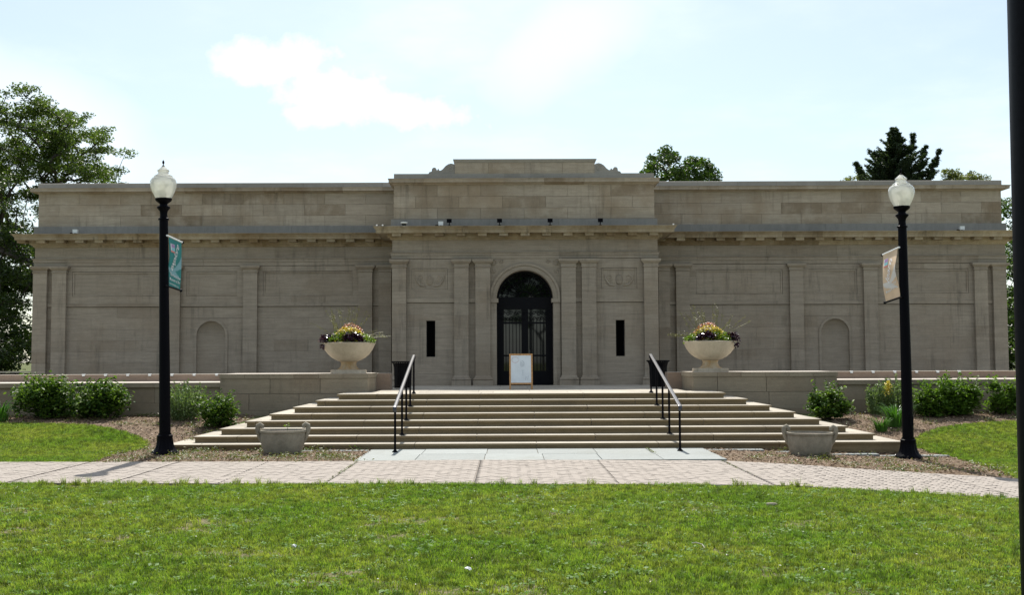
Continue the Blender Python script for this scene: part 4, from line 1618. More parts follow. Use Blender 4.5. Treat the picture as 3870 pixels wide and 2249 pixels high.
LAMP1 = Vector((0, 0, 0)); LAMP2 = Vector((0, 0, 0))
p = on_y(624, 1703, 21.0)
LAMP1 = Vector((p.x, 21.0, float(zg(p.x, 21.0)) - .01))
p = on_y(3434, 1735, 21.3)
LAMP2 = Vector((p.x, 21.3, float(zg(p.x, 21.3)) - .02))
l1 = lamp()
l1.location = LAMP1
l1.scale = (1.02, 1.02, 1.022)
l1.rotation_euler = (0, R(-1.1), 0)
tag(l1, 'black street lamp with frosted acorn globe, carrying the teal banner', 'street lamp', 'black acorn street lamps')
l2 = copy_tree(l1)
l2.location = LAMP2
l2.rotation_euler = (0, R(-.25), .4)
tag(l2, 'black street lamp with frosted acorn globe, carrying the tan banner', 'street lamp', 'black acorn street lamps')
# the post close to the camera at the right edge of the view
l3 = copy_tree(l1)
YN = 2.7
pa, pb = on_y(3798, 0, YN), on_y(3867, 2249, YN)
rn = .092
zb_ = float(zg(pb.x, YN))
sl_ = (pa.x - pb.x) / (pa.z - pb.z)
xb = pb.x + sl_ * (zb_ - pb.z)
l3.location = (xb + rn + .014, YN, zb_ - .02)
l3.rotation_euler = (0, math.atan(sl_), 0)
tag(l3, 'dark lamp post close by, cut off at the right edge', 'street lamp', 'black acorn street lamps')


def banner(lampv, tilt, side, teal):
    """banner held between two rods on the lamp; outer end swings away from us"""
    if teal:
        a, b_ = (638, 893), (686, 915)          # top inner / outer corner in the picture
        c = (634, 1082)
    else:
        a, b_ = (3391, 938), (3338, 962)
        c = (3396, 1126)
    yi = lampv.y + .03
    pa = on_y(a[0], a[1], yi)
    pc = on_y(c[0], c[1], yi)
    yo = lampv.y + .72
    pb_ = on_y(b_[0], b_[1], yo)
    H = pa.z - pc.z
    W = (pb_ - pa).length
    ux = (pb_ - pa).normalized()
    uz = Vector((0, 0, 1)) - ux * ux.z
    uz = uz.normalized()
    nrm = ux.cross(uz)
    if nrm.y > 0:
        nrm = -nrm
    e = empty('banner', pa)
    tag(e, 'teal banner reading explore, hung from the left street lamp' if teal else 'tan banner reading learn, hung from the right street lamp', 'banner')
    # cloth with a gentle billow
    nu, nv = 10, 24
    def pt(u, v, off=0.0):
        bow = .035 * math.sin(math.pi * v) * (1 if teal else 1.6) + .02 * math.sin(6 * v + 2 * u)
        fade = math.sin(math.pi * min(1, max(0, v)))
        return pa + ux * (u * W) - uz * (v * H) + nrm * (bow * fade * (1 if not teal else .6) + off)
    mb = MB()
    for j in range(nv + 1):
        for i in range(nu + 1):
            mb.v.append(tuple(pt(i / nu, j / nv)))
    m0 = len(mb.v)
    for j in range(nv + 1):
        for i in range(nu + 1):
            mb.v.append(tuple(pt(i / nu, j / nv, -.003)))
    for j in range(nv):
        for i in range(nu):
            k = j * (nu + 1) + i
            mb.f.append((k, k + 1, k + nu + 2, k + nu + 1))
            mb.f.append((m0 + k, m0 + k + nu + 1, m0 + k + nu + 2, m0 + k + 1))
    cl = obj('cloth', mb, M['teal'] if teal else M['tan'], e, world=True, smooth=True)

    def patch(name, poly, mat, off=.003, n=1):
        """flat print: polygon in banner u,v laid on the cloth as a fan of small quads"""
        mb = MB()
        us = [q[0] for q in poly]; vs = [q[1] for q in poly]
        N = 28
        du, dv = (max(us) - min(us)) / N, (max(vs) - min(vs)) / N
        for i in range(N):
            for j in range(N):
                u, v = min(us) + (i + .5) * du, min(vs) + (j + .5) * dv
                if inside_poly(poly, np.array(u), np.array(v)):
                    k = len(mb.v)
                    mb.v += [tuple(pt(u - du / 2, v - dv / 2, off)), tuple(pt(u + du / 2, v - dv / 2, off)), tuple(pt(u + du / 2, v + dv / 2, off)), tuple(pt(u - du / 2, v + dv / 2, off))]
                    mb.f.append((k, k + 1, k + 2, k + 3))
        return obj(name, mb, mat, cl, world=True)

    def word(txt, u0, v0, size, mat, rot=0.0, bold=.0, shear=0.0, squash=1.0, fit=None):
        me = text_mesh(txt, 1.0, bold, shear, 0.0)
        xs = [v.co.x for v in me.vertices]
        k = size
        kx = k * squash
        if fit:
            kx = fit / max(xs)
        c_, s_ = math.cos(rot), math.sin(rot)
        for v in me.vertices:
            x, y = v.co.x * kx, v.co.y * k
            xr, yr = x * c_ - y * s_, x * s_ + y * c_
            v.co = pt(u0 + xr / W, v0 - yr / H, .006)
        me.materials.clear()
        return obj('lettering', me, mat, cl, world=True)
    flip = not teal
    # the reading direction runs left to right as we see it
    def U(u):
        return u if teal else 1 - u
    swoosh = [(1.0, .30), (1.0, .56), (.72, .62), (.55, .66), (.98, .79), (.40, .76), (.05, .70), (.02, .62), (.40, .62), (.62, .54), (.82, .44)]
    patch('print_swoosh', [(U(u), v) for u, v in swoosh], M['teal2'] if teal else M['tan2'])
    sq = lambda u0, u1, v0, v1: [(U(u0), v0), (U(u1), v0), (U(u1), v1), (U(u0), v1)]
    patch('print_logo', sq(.10, .42, .125, .30), M['print_white'], .0045)
    patch('print_logo', sq(.16, .41, .13, .20), M['print_purple'], .006)
    patch('print_logo', sq(.16, .41, .205, .265), M['print_cyan'], .006)
    patch('print_logo', sq(.10, .42, .268, .30), M['print_red'], .006)
    # words: drawn so that they read correctly from where we stand
    if teal:
        word('explore', .30, .69, .23, M['print_white'], R(58), .012, .2, fit=.62)
        word('The Heckscher', .14, .765, .085, M['print_white'], R(-4), .006, fit=W * .80)
        word('Museum of Art', .14, .86, .085, M['print_white'], R(-3), .006, fit=W * .80)
        word('www.heckscher.org', .14, .94, .05, M['print_white'], R(-3), .004, fit=W * .7)
    else:
        # mirrored axis: banner u runs away to the left, so lay letters from the outer edge inwards
        def word2(txt, u0, v0, size, mat, rot=0.0, bold=0.0, shear=0.0, fit=None):
            me = text_mesh(txt, 1.0, bold, shear, 0.0)
            xs = [v.co.x for v in me.vertices]
            kx = fit / max(xs)
            c_, s_ = math.cos(rot), math.sin(rot)
            for v in me.vertices:
                x, y = v.co.x * kx, v.co.y * size
                xr, yr = x * c_ - y * s_, x * s_ + y * c_
                v.co = pt(1 - (u0 + xr / W), v0 - yr / H, .006)
            me.materials.clear()
            return obj('lettering', me, mat, cl, world=True)
        word2('learn', .40, .66, .25, M['print_grey'], R(60), .012, .2, fit=.50)
        word2('The Heckscher', .12, .75, .085, M['print_white'], R(6), .006, fit=W * .8)
        word2('Museum of Art', .14, .84, .085, M['print_white'], R(6), .006, fit=W * .78)
    # rods
    for v, k in ((0.0, 0), (1.0, 1)):
        p0 = pt(0, v) - ux * .10
        p1 = pt(1, v) + ux * .05
        rod = MB().tube([p0, p1], .018, 8)
        r_ = obj('rod', rod, M['white'] if k == 0 else M['iron'], e, world=True, smooth=True)
        obj('rod_end', MB().lathe([(.0, -.03), (.028, -.02), (.028, .02), (.0, .03)], 10, tuple(p1)), M['iron'], r_, world=True, smooth=True)


banner(LAMP1, 0, 1, True)
banner(LAMP2, 0, -1, False)

# ------------------------------------------------------------------ plants
M['leaf_big'] = leaf_mat('leaf_left_tree', [(.04, .072, .016), (.062, .105, .022), (.09, .14, .03), (.12, .17, .04)], .42, .5)
M['leaf_dark'] = leaf_mat('leaf_dark', [(.018, .036, .010), (.03, .055, .013), (.045, .08, .018), (.08, .12, .03)], .3, .5)
M['leaf_maple'] = leaf_mat('leaf_maple', [(.035, .07, .015), (.05, .10, .02), (.08, .135, .025)], .35, .5)
M['leaf_pale'] = leaf_mat('leaf_pale', [(.10, .13, .05), (.14, .17, .06), (.17, .18, .08)], .4, .5)
M['needle'] = leaf_mat('conifer_needles', [(.024, .045, .020), (.036, .064, .027), (.06, .088, .034)], .3, .55)
M['shrub_dark'] = leaf_mat('shrub_leaf', [(.025, .06, .012), (.05, .105, .018), (.095, .165, .028), (.14, .22, .04)], .4, .5, spec=.16)
M['shrub_mid'] = leaf_mat('shrub_leaf_fresh', [(.055, .11, .016), (.085, .16, .024), (.13, .22, .035)], .42, .5, spec=.16)
M['herb'] = leaf_mat('herb_leaf', [(.12, .19, .075), (.16, .24, .095), (.20, .28, .12)], .35, .5)
M['daylily'] = leaf_mat('daylily_leaf', [(.04, .12, .015), (.055, .15, .02), (.08, .19, .03)], .35, .35)
M['purple'] = leaf_mat('purple_leaf', [(.022, .008, .02), (.035, .010, .028), (.06, .02, .045)], .2, .2, spec=.8)
M['yellow'] = leaf_mat('yellow_petal', [(.65, .50, .06), (.72, .60, .12), (.55, .42, .05)], .25, .5)
M['rust'] = leaf_mat('rust_petal', [(.42, .15, .13), (.50, .24, .20), (.38, .10, .12)], .25, .5)
M['lime_leaf'] = leaf_mat('bowl_leaf', [(.12, .20, .02), (.17, .26, .03), (.09, .16, .02)], .35, .4)
M['wisp'] = leaf_mat('wispy_leaf', [(.16, .16, .04), (.20, .19, .06), (.14, .17, .05)], .3, .5)
M['weed'] = leaf_mat('weed_leaf', [(.06, .11, .02), (.10, .15, .03), (.14, .15, .04), (.13, .09, .04)], .3, .5)
M['chip'] = leaf_mat('mulch_chip', [(.08, .05, .032), (.19, .13, .085), (.32, .245, .175), (.13, .075, .04), (.44, .36, .28)], 0.0, .9, spec=.1)
M['petal'] = leaf_mat('fallen_petal', [(.55, .52, .46), (.70, .68, .62), (.45, .36, .25)], .1, .7)


def leaves(name, Cn, size, mat, aspect=.55, up=.35, fold=.12, rng=RNG, along=None):
    """N folded diamond leaves; Cn (N,3) centres; size (N,) or number"""
    Cn = np.asarray(Cn, float)
    N = len(Cn)
    size = np.broadcast_to(np.asarray(size, float), (N,)) * rng.uniform(.7, 1.3, N)
    n = rng.normal(size=(N, 3)); n[:, 2] = np.abs(n[:, 2]) + up * 2.2
    n /= np.linalg.norm(n, axis=1, keepdims=True)
    t = rng.normal(size=(N, 3)) if along is None else along + rng.normal(size=(N, 3)) * .25
    t -= n * (t * n).sum(1, keepdims=True)
    t /= np.linalg.norm(t, axis=1, keepdims=True) + 1e-9
    b = np.cross(n, t)
    s = size[:, None]
    V = np.empty((N, 4, 3))
    V[:, 0] = Cn - t * s * .5
    V[:, 2] = Cn + t * s * .5 - n * s * .08
    V[:, 1] = Cn + b * s * aspect * .5 + n * s * fold
    V[:, 3] = Cn - b * s * aspect * .5 + n * s * fold
    me = bpy.data.meshes.new(name)
    me.vertices.add(N * 4)
    me.vertices.foreach_set('co', V.reshape(-1).astype(np.float32))
    me.loops.add(N * 6)
    base = (np.arange(N) * 4)[:, None]
    li = (base + np.array([[0, 1, 2, 0, 2, 3]])).reshape(-1).astype(np.int32)
    me.loops.foreach_set('vertex_index', li)
    me.polygons.add(N * 2)
    me.polygons.foreach_set('loop_start', (np.arange(N * 2) * 3).astype(np.int32))
    me.polygons.foreach_set('loop_total', np.full(N * 2, 3, np.int32))
    me.update(calc_edges=True)
    me.materials.append(mat)
    return me


def skeleton(base, fork, targets, rng, r_tip=.012, sag=.1, trunk_n=4, power=2.2, wob=.06):
    """branches that grow from a trunk to every target; returns tube segments"""
    base = np.array(base, float); fork = np.array(fork, float)
    nodes = [base]; par = [-1]; dep = [0.0]
    for k in range(1, trunk_n + 1):
        q = base + (fork - base) * k / trunk_n
        if k < trunk_n:
            q = q + np.append(rng.normal(size=2) * wob * .5, 0)
        nodes.append(q); par.append(len(nodes) - 2); dep.append(dep[-1] + np.linalg.norm(nodes[-1] - nodes[-2]))
    first = max(1, trunk_n - 1)
    order = np.argsort(np.linalg.norm(targets - fork, axis=1))
    tips = []
    for i in order:
        c = targets[i]
        A = np.array(nodes[first:])
        d = np.linalg.norm(A - c, axis=1)
        cost = d * 1.0 + .35 * np.array(dep[first:]) * .3 + np.maximum(0, A[:, 2] - c[2] + .1) * 2.0
        j = int(np.argmin(cost)) + first
        p = nodes[j]
        L = np.linalg.norm(c - p)
        m = max(2, int(L / .45))
        prev = j
        for k in range(1, m + 1):
            t = k / m
            q = p + (c - p) * t
            q = q + np.array([0, 0, 1.0]) * (L * sag * math.sin(math.pi * t)) + rng.normal(size=3) * wob * L * .25 * (t < 1)
            nodes.append(q); par.append(prev); dep.append(dep[prev] + L / m)
            prev = len(nodes) - 1
        tips.append(prev)
    n = len(nodes)
    acc = np.zeros(n)
    for k in tips:
        acc[k] += r_tip ** power
    for k in range(n - 1, 0, -1):
        if acc[k] == 0:
            acc[k] = r_tip ** power
        acc[par[k]] += acc[k]
    rad = acc ** (1 / power)
    mb = MB()
    for k in range(1, n):
        mb.tube([nodes[par[k]], nodes[k]], [max(rad[par[k]] * .97 if par[k] else rad[k] * 1.25, rad[k]) if par[k] >= 1 else rad[k] * 1.3, rad[k]], 5, cap=False)
    return mb


def tree(name, base, fork, centers, rad, nleaf, lsize, leafmat, label, cat='tree', flat=.45, r_tip=.014, sag=.08, group=None, seed=1, twigs=0):
    rng = np.random.default_rng(seed)
    base = np.array(base, float)
    e = empty(name, tuple(base))
    tag(e, label, cat, group)
    cs = np.asarray(centers, float)
    mb = skeleton(base, fork, cs, rng, r_tip, sag)
    obj('trunk', mb, M['bark'], e, world=True, smooth=True)
    rad = np.broadcast_to(np.asarray(rad, float), (len(cs),))
    per = np.maximum(4, (nleaf * rad ** 2 / np.sum(rad ** 2)).astype(int))
    idx = np.repeat(np.arange(len(cs)), per)
    u = rng.normal(size=(len(idx), 3))
    u *= (rng.uniform(0, 1, (len(idx), 1)) ** .45) / np.linalg.norm(u, axis=1, keepdims=True)
    P = cs[idx] + u * rad[idx][:, None] * np.array([1, 1, flat])
    me = leaves('crown', P, lsize, leafmat, rng=rng)
    obj('crown', me, None, e, world=True)
    return e


def blob(c, r, n, rng, shell=.35, zmin=-1.0):
    """points in an ellipsoid, denser toward the outside"""
    out = []
    while len(out) < n:
        u = rng.normal(size=3); u /= np.linalg.norm(u)
        if u[2] < zmin:
            continue
        k = shell + (1 - shell) * rng.uniform(0, 1) ** .7
        out.append(np.array(c) + u * np.array(r) * k)
    return np.array(out)


def from_px(px, py, Y):
    p = on_y(px, py, Y)
    return np.array([p.x, p.y, p.z])


def outline_crown(pts, Y, depth, n, rng, rmin=.4, jy=1.0):
    """cluster centres filling an outline traced in the picture at distance Y, given real depth"""
    poly = [(from_px(a, b, Y)[0], from_px(a, b, Y)[2]) for a, b in pts]
    xs = [p[0] for p in poly]; zs = [p[1] for p in poly]
    out = []
    cx, cz = np.mean(xs), np.mean(zs)
    hw = (max(xs) - min(xs)) / 2
    while len(out) < n:
        x, z = rng.uniform(min(xs), max(xs)), rng.uniform(min(zs), max(zs))
        if inside_poly(poly, np.array(x), np.array(z)):
            k = math.sqrt(max(.08, 1 - min(1, abs(x - cx) / (hw + 1e-6)) ** 2))
            if all((x - q[0]) ** 2 + (z - q[2]) ** 2 > (rmin * .5) ** 2 or rng.uniform() < .15 for q in out[-60:]):
                out.append(np.array([x, Y + rng.uniform(-1, 1) * depth * k, z]))
    return np.array(out)


def build_trees():
    rng = np.random.default_rng(42)
    # tall layered tree behind the left wing
    Y = 52.0
    pts = [(-700, 420), (-300, 400), (-40, 425), (60, 415), (150, 380), (255, 385), (310, 430), (355, 485), (410, 525), (425, 540), (375, 570), (400, 605), (425, 630), (405, 655), (445, 690), (415, 705), (300, 710), (150, 700),
           (90, 760), (60, 860), (40, 960), (-200, 900), (-700, 900)]
    cs = outline_crown(pts, Y, 3.6, 950, rng, .3)
    b = from_px(205, 1380, Y); b[2] = 0
    f = from_px(215, 900, Y)
    # limit the visible part of the crown to one tree: drop what lies too far left
    xmin = from_px(-420, 600, Y)[0]
    cs = cs[cs[:, 0] > xmin]
    tree('broadleaf_tree', b, f, cs, rng.uniform(.34, .70, len(cs)), 82000, .14, M['leaf_big'], 'tall spreading broadleaf tree with layered foliage rising behind the left wing', flat=.42, r_tip=.013, sag=.02, seed=5)
    # darker trees filling the gap at the left end of the building
    Y = 44.0
    pts = [(-500, 560), (-120, 640), (20, 660), (75, 700), (100, 770), (70, 830), (118, 900), (112, 1000), (110, 1200), (118, 1400), (-500, 1400)]
    cs = outline_crown(pts, Y, 2.0, 260, rng, .3)
    b = from_px(-60, 1380, Y); b[2] = 0
    tree('dark_tree', b, from_px(-50, 1150, Y), cs, rng.uniform(.4, .8, len(cs)), 34000, .15, M['leaf_dark'], 'dark shaded tree filling the gap beside the left end of the museum', flat=.5, seed=6)
    Y = 56.0
    pts = [(-600, 900), (0, 880), (130, 860), (160, 1000), (160, 1400), (-600, 1400)]
    cs = outline_crown(pts, Y, 2.0, 90, rng)
    b = from_px(-150, 1380, Y); b[2] = 0
    tree('dark_tree', b, from_px(-150, 1200, Y), cs, rng.uniform(.8, 1.3, len(cs)), 30000, .26, M['leaf_dark'], 'farther dark tree seen low behind the shaded one at the left end', flat=.6, seed=7)
    # round maple behind the right wing, near the raised centre
    Y = 52.0
    pts = [(2430, 655), (2440, 620), (2470, 585), (2500, 572), (2545, 600), (2575, 640), (2590, 600), (2620, 580), (2660, 600), (2690, 625), (2706, 690), (2700, 760), (2500, 760), (2440, 720)]
    cs = outline_crown(pts, Y, 2.2, 62, rng)
    b = from_px(2560, 1380, Y); b[2] = 0
    tree('maple_tree', b, from_px(2565, 800, Y), cs, rng.uniform(.22, .5, len(cs)), 7500, .17, M['leaf_maple'], 'small round-crowned maple above the roof, right of the raised centre', flat=.8, seed=8)
    # pale trees behind the conifer
    Y = 56.0
    for k, (pp, lab) in enumerate((([(3180, 690), (3200, 672), (3240, 655), (3270, 665), (3280, 720), (3200, 730)], 'pale leafy treetop above the roof, left of the dark conifer'),
                                   ([(3520, 690), (3540, 660), (3575, 640), (3600, 655), (3640, 660), (3600, 720), (3530, 720)], 'pale leafy treetop above the roof, just right of the dark conifer'),
                                   ([(3615, 700), (3640, 655), (3670, 648), (3690, 670), (3720, 672), (3745, 690), (3720, 720), (3640, 730)], 'thin pale treetop above the roof near its right end'))):
        cs = outline_crown(pp, Y, 1.0, 26, rng, .25)
        m = cs.mean(0)
        b = np.array([m[0], Y, 0])
        tree('pale_tree', b, np.array([m[0], Y, m[2] - 1.0]), cs, rng.uniform(.2, .38, len(cs)), 1500, .13, M['leaf_pale'], lab, flat=.5, seed=20 + k, r_tip=.012)
    # trees beyond the right end
    Y = 46.0
    Yb = 58.0
    pp = [(3700, 1000), (3900, 960), (4500, 950), (4500, 1400), (3700, 1400)]
    cs = outline_crown(pp, Yb, 2.0, 110, rng)
    b = from_px(4000, 1380, Yb); b[2] = 0
    tree('dark_tree', b, from_px(4000, 1250, Yb), cs, rng.uniform(.8, 1.3, len(cs)), 30000, .26, M['leaf_dark'], 'farther dark tree seen low beyond the right end of the museum', flat=.6, seed=10)
    pts = [(3800, 745), (3835, 735), (3870, 760), (4100, 700), (4400, 800), (4400, 1380), (3790, 1380), (3790, 900)]
    cs = outline_crown(pts, Y, 2.0, 240, rng, .3)
    b = from_px(4050, 1380, Y); b[2] = 0
    tree('dark_tree', b, from_px(4050, 1150, Y), cs, rng.uniform(.4, .75, len(cs)), 36000, .16, M['leaf_maple'], 'leafy tree glimpsed beyond the right end of the museum', flat=.5, seed=9)


build_trees()


def build_conifer():
    rng = np.random.default_rng(4)
    Y = 52.0
    b = from_px(3400, 1380, Y); b[2] = 0
    top1 = from_px(3378, 478, Y)
    top2 = from_px(3452, 500, Y)
    e = empty('conifer_tree', tuple(b))
    tag(e, 'dark spiky conifer rising above the roof of the right wing', 'conifer')
    mb = MB()
    N = []; T = []
    def leader(p0, p1, nb, lmax, zlow, bias):
        p0 = np.array(p0); p1 = np.array(p1)
        mb.tube([p0, p0 + (p1 - p0) * .5, p1], [.16, .09, .015], 6)
        for k in range(nb):
            t = rng.uniform(zlow, .985)
            o = p0 + (p1 - p0) * t
            L = lmax * (1 - t) ** 1.0 * rng.uniform(.5, 1.15) + .05
            a = rng.uniform(0, 2 * math.pi)
            d = np.array([math.cos(a) + bias, math.sin(a), rng.uniform(-.05, .42)])
            d /= np.linalg.norm(d)
            pts = [o + d * L * s + np.array([0, 0, .22 * L * s * s]) for s in np.linspace(0, 1, 5)]
            mb.tube(pts, [.03, .024, .018, .012, .006], 4, cap=False)
            m = int(50 + 190 * L)
            s = rng.uniform(.12, 1.05, m)
            q = o + d * (L * s)[:, None] + np.array([0, 0, .22 * L]) * (s * s)[:, None]
            q = q + rng.normal(size=(m, 3)) * np.array([.055, .055, .045]) * (1.25 - .7 * s)[:, None]
            N.append(q); T.append(np.tile(d, (m, 1)))
    base_z = from_px(3400, 900, Y)
    leader([b[0] - .1, Y, 4.0], top1, 340, 5.0, .38, -.05)
    leader([b[0] + .1, Y + .1, 6.2], top2, 70, 1.3, .2, .35)
    leader([b[0] + .1, Y - .2, 6.9], from_px(3553, 562, Y), 110, .8, .1, .4)
    leader([b[0] - .1, Y - .3, 6.9], from_px(3232, 610, Y), 100, .8, .1, -.4)
    leader([b[0] - .2, Y + .3, 6.4], from_px(3305, 565, Y), 90, 1.0, .2, -.3)
    leader([b[0] + .2, Y + .3, 6.4], from_px(3500, 545, Y), 90, 1.0, .2, .3)
    mb.tube([b, (b[0], Y, 4.0), (b[0], Y, 6.5)], [.26, .2, .17], 8)
    obj('trunk', mb, M['bark'], e, world=True, smooth=True)
    P = np.concatenate(N); D = np.concatenate(T)
    obj('crown', leaves('crown', P, .13, M['needle'], aspect=.22, up=.3, along=D, rng=rng), None, e, world=True)


build_conifer()


def park_trees():
    """trees of the park behind us: they are what the glass of the door reflects"""
    rng = np.random.default_rng(77)
    protoT = None
    for k, (x, y, s, rz) in enumerate(((-9, -16, 1.0, 0), (2.5, -13, .95, 1.3), (12, -19, 1.15, 2.4))):
        if protoT is None:
            cs = blob((0, 0, 7.2), (3.6, 3.6, 3.6), 110, rng, .4, -.8)
            protoT = tree('park_tree', (0, 0, 0), np.array([0, 0, 3.2]), cs, rng.uniform(.6, 1.1, len(cs)), 9000, .32, M['leaf_maple'], 'x', seed=31, flat=.6)
            o = protoT
        else:
            o = copy_tree(protoT)
        o.location = (x, y, 0)
        o.scale = (s, s, s)
        o.rotation_euler = (0, 0, rz)
        tag(o, 'broad green park tree behind the viewer, mirrored in the door glass, ' + ('on the left', 'in the middle', 'on the right')[k], 'tree', 'park trees behind the viewer')


park_trees()


# ------------------------------------------------------------------ shrubs and border plants
def shrub(name, pxc, py_base, wpx, hpx, Y, mat, label, n=2600, lsize=.075, flat=.8, seed=1, asp=.6, dome=.75, loose=.1, cat='shrub'):
    rng = np.random.default_rng(seed)
    x = on_y(pxc, py_base, Y).x
    z = float(zg(x, Y))
    sc_ = Y / 4200
    W, H = wpx * sc_ / 2 * .88, hpx * sc_ * .92
    e = empty(name, (x, Y, z))
    tag(e, label, cat)
    k = max(24, int(n / 60))
    cs = []
    while len(cs) < k:
        u = rng.normal(size=3); u /= np.linalg.norm(u)
        r = rng.uniform(.35, 1.0) ** .6
        q = np.array([u[0] * W * r, u[1] * W * .8 * r, H * .5 + u[2] * H * .5 * r])
        q[0] *= (1 + loose * rng.normal()); q[2] *= (1 + .5 * loose * abs(rng.normal()))
        if q[2] > .08 * H:
            cs.append(q)
    cs = np.array(cs) + np.array([x, Y, z])
    stems = skeleton(np.array([x, Y, z - .03]), np.array([x, Y, z + .12 * H]), cs, rng, .004, .04, 2, 2.6, .02)
    obj('stems', stems, M['bark'], e, world=True)
    idx = rng.integers(0, k, n)
    rad = min(W, H) * .26
    P = cs[idx] + rng.normal(size=(n, 3)) * rad * np.array([.8, .8, .55])
    P = P[P[:, 2] > z + .02]
    # shoots that break the outline
    sh = []
    for _ in range(int(10 + W * 14)):
        a = rng.uniform(0, 2 * math.pi); r = rng.uniform(.3, 1.0)
        b0 = np.array([x + math.cos(a) * W * r * .9, Y + math.sin(a) * W * .7 * r, z + H * (.62 + .34 * math.sqrt(max(0, 1 - r * r)))])
        d = np.array([math.cos(a) * .5, math.sin(a) * .5, 1.0]); d /= np.linalg.norm(d)
        for s in np.linspace(0, .22 + .12 * rng.uniform(), 8):
            sh.append(b0 + d * s + rng.normal(size=3) * .022)
    P = np.concatenate([P, np.array(sh)])
    obj('foliage', leaves('foliage', P, lsize * 1.2, mat, aspect=asp, up=.55, rng=rng), None, e, world=True)
    return e


def tall_herb(name, pxc, py_base, wpx, hpx, Y, mat, label, stems=26, seed=2, lsize=.06, spikes=None, cat='plant'):
    rng = np.random.default_rng(seed)
    x = on_y(pxc, py_base, Y).x
    z = float(zg(x, Y))
    sc_ = Y / 4200
    W, H = wpx * sc_ / 2, hpx * sc_
    e = empty(name, (x, Y, z))
    tag(e, label, cat)
    mb = MB(); P = []; Ys = []
    for k in range(stems):
        a = rng.uniform(0, 2 * math.pi); r = math.sqrt(rng.uniform(0, 1))
        hh = H * rng.uniform(.62, 1.0) * (1 - .25 * r)
        p0 = np.array([x + math.cos(a) * r * W * .4, Y + math.sin(a) * r * W * .4, z - .02])
        p1 = np.array([x + math.cos(a) * r * W, Y + math.sin(a) * r * W * .8, z + hh])
        mid = (p0 + p1) / 2 + rng.normal(size=3) * .03
        mb.tube([p0, mid, p1], [.006, .005, .003], 4, cap=False)
        m = int(hh / .018)
        t = rng.uniform(.12, 1.0, m)
        q = p0 * ((1 - t) ** 2)[:, None] + mid * (2 * t * (1 - t))[:, None] + p1 * (t * t)[:, None]
        P.append(q + rng.normal(size=(m, 3)) * np.array([.035, .035, .02]) * (1.3 - t)[:, None])
    obj('stems', mb, M['stem'], e, world=True)
    obj('foliage', leaves('foliage', np.concatenate(P), lsize, mat, aspect=.32, up=.2, rng=rng), None, e, world=True)
    if spikes:
        for (px, py0, py1) in spikes:
            a = from_px(px, py0, Y - .2); c = from_px(px, py1, Y - .2)
            m = 150
            t = rng.uniform(0, 1, m)
            q = a + (c - a) * t[:, None] + rng.normal(size=(m, 3)) * np.array([.05, .05, .02]) * (.5 + t)[:, None]
            obj('flower_spike', leaves('flower_spike', q, .05, M['yellow'], aspect=.7, rng=rng), None, e, world=True)


def strap_plant(name, pxc, py_base, wpx, hpx, Y, label, n=150, seed=3, mat='daylily', cat='plant'):
    rng = np.random.default_rng(seed)
    x = on_y(pxc, py_base, Y).x
    z = float(zg(x, Y))
    sc_ = Y / 4200
    W, H = wpx * sc_ / 2, hpx * sc_
    e = empty(name, (x, Y, z))
    tag(e, label, cat)
    mb = MB()
    for k in range(n):
        a = rng.uniform(0, 2 * math.pi)
        r0 = rng.uniform(0, .45) * W
        L = rng.uniform(.55, 1.0)
        d = np.array([math.cos(a), math.sin(a) * .8])
        sd_ = np.array([-d[1], d[0]])
        wd = .016
        ofs = len(mb.v)
        m = 6
        for i in range(m + 1):
            t = i / m
            out = r0 + W * L * .75 * t ** 1.5
            hz = H * L * (1.55 * t - .75 * t * t * (1 + .6 * (1 - L)))
            ww = wd * (1 - t * .85)
            for s in (-1, 1):
                mb.v.append((x + d[0] * out + sd_[0] * s * ww, Y + d[1] * out + sd_[1] * s * ww, z + hz))
        for i in range(m):
            q = ofs + i * 2
            mb.f.append((q, q + 1, q + 3, q + 2))
    obj('leaf_clump', mb, M[mat], e, world=True)


YS = 25.9
shrub('shrub', 165, 1575, 240, 150, YS, M['shrub_dark'], 'large dark glossy shrub against the left low wall, nearer the edge', 3600, .085, seed=11)
shrub('shrub', 375, 1572, 220, 130, YS, M['shrub_dark'], 'dark glossy shrub next right of the large one at the left low wall', 3000, .085, seed=12)
tall_herb('border_herb', 690, 1590, 210, 165, 25.6, M['herb'], 'pale green tall bushy herb behind the left street lamp', 95, 13, .075)
shrub('shrub', 825, 1612, 165, 105, 24.7, M['shrub_dark'], 'small round glossy shrub beside the left foot of the steps', 2000, .075, seed=14)
strap_plant('strap_leaf_plant', 5, 1585, 130, 105, 25.2, 'grassy strap-leaved plant at the far left edge of the bed', 120, 15)
shrub('shrub', 3128, 1575, 155, 112, 25.3, M['shrub_dark'], 'round glossy shrub beside the right edge of the steps', 2400, .08, seed=16, loose=.08)
tall_herb('border_herb', 3310, 1540, 95, 140, 26.0, M['herb'], 'slender pale green herb left of the yellow flower spike', 40, 17, .075)
tall_herb('border_herb', 3395, 1545, 150, 165, 26.1, M['herb'], 'tall pale herb with a yellow flower spike beside the right street lamp', 60, 18, .075, spikes=[(3357, 1442, 1490)])
strap_plant('strap_leaf_plant', 3385, 1630, 190, 112, 24.4, 'arching bright green strap-leaved clump at the foot of the right street lamp', 240, 19)
strap_plant('strap_leaf_plant', 3330, 1648, 110, 70, 23.9, 'smaller arching strap-leaved clump in front of the larger one', 120, 27)
shrub('shrub', 3520, 1572, 130, 115, 25.6, M['shrub_mid'], 'fresh green open shrub just right of the right street lamp', 1800, .08, seed=21, loose=.12)
shrub('shrub', 3615, 1572, 170, 135, 25.8, M['shrub_mid'], 'large fresh green shrub against the right low wall', 3000, .085, seed=22, loose=.06)
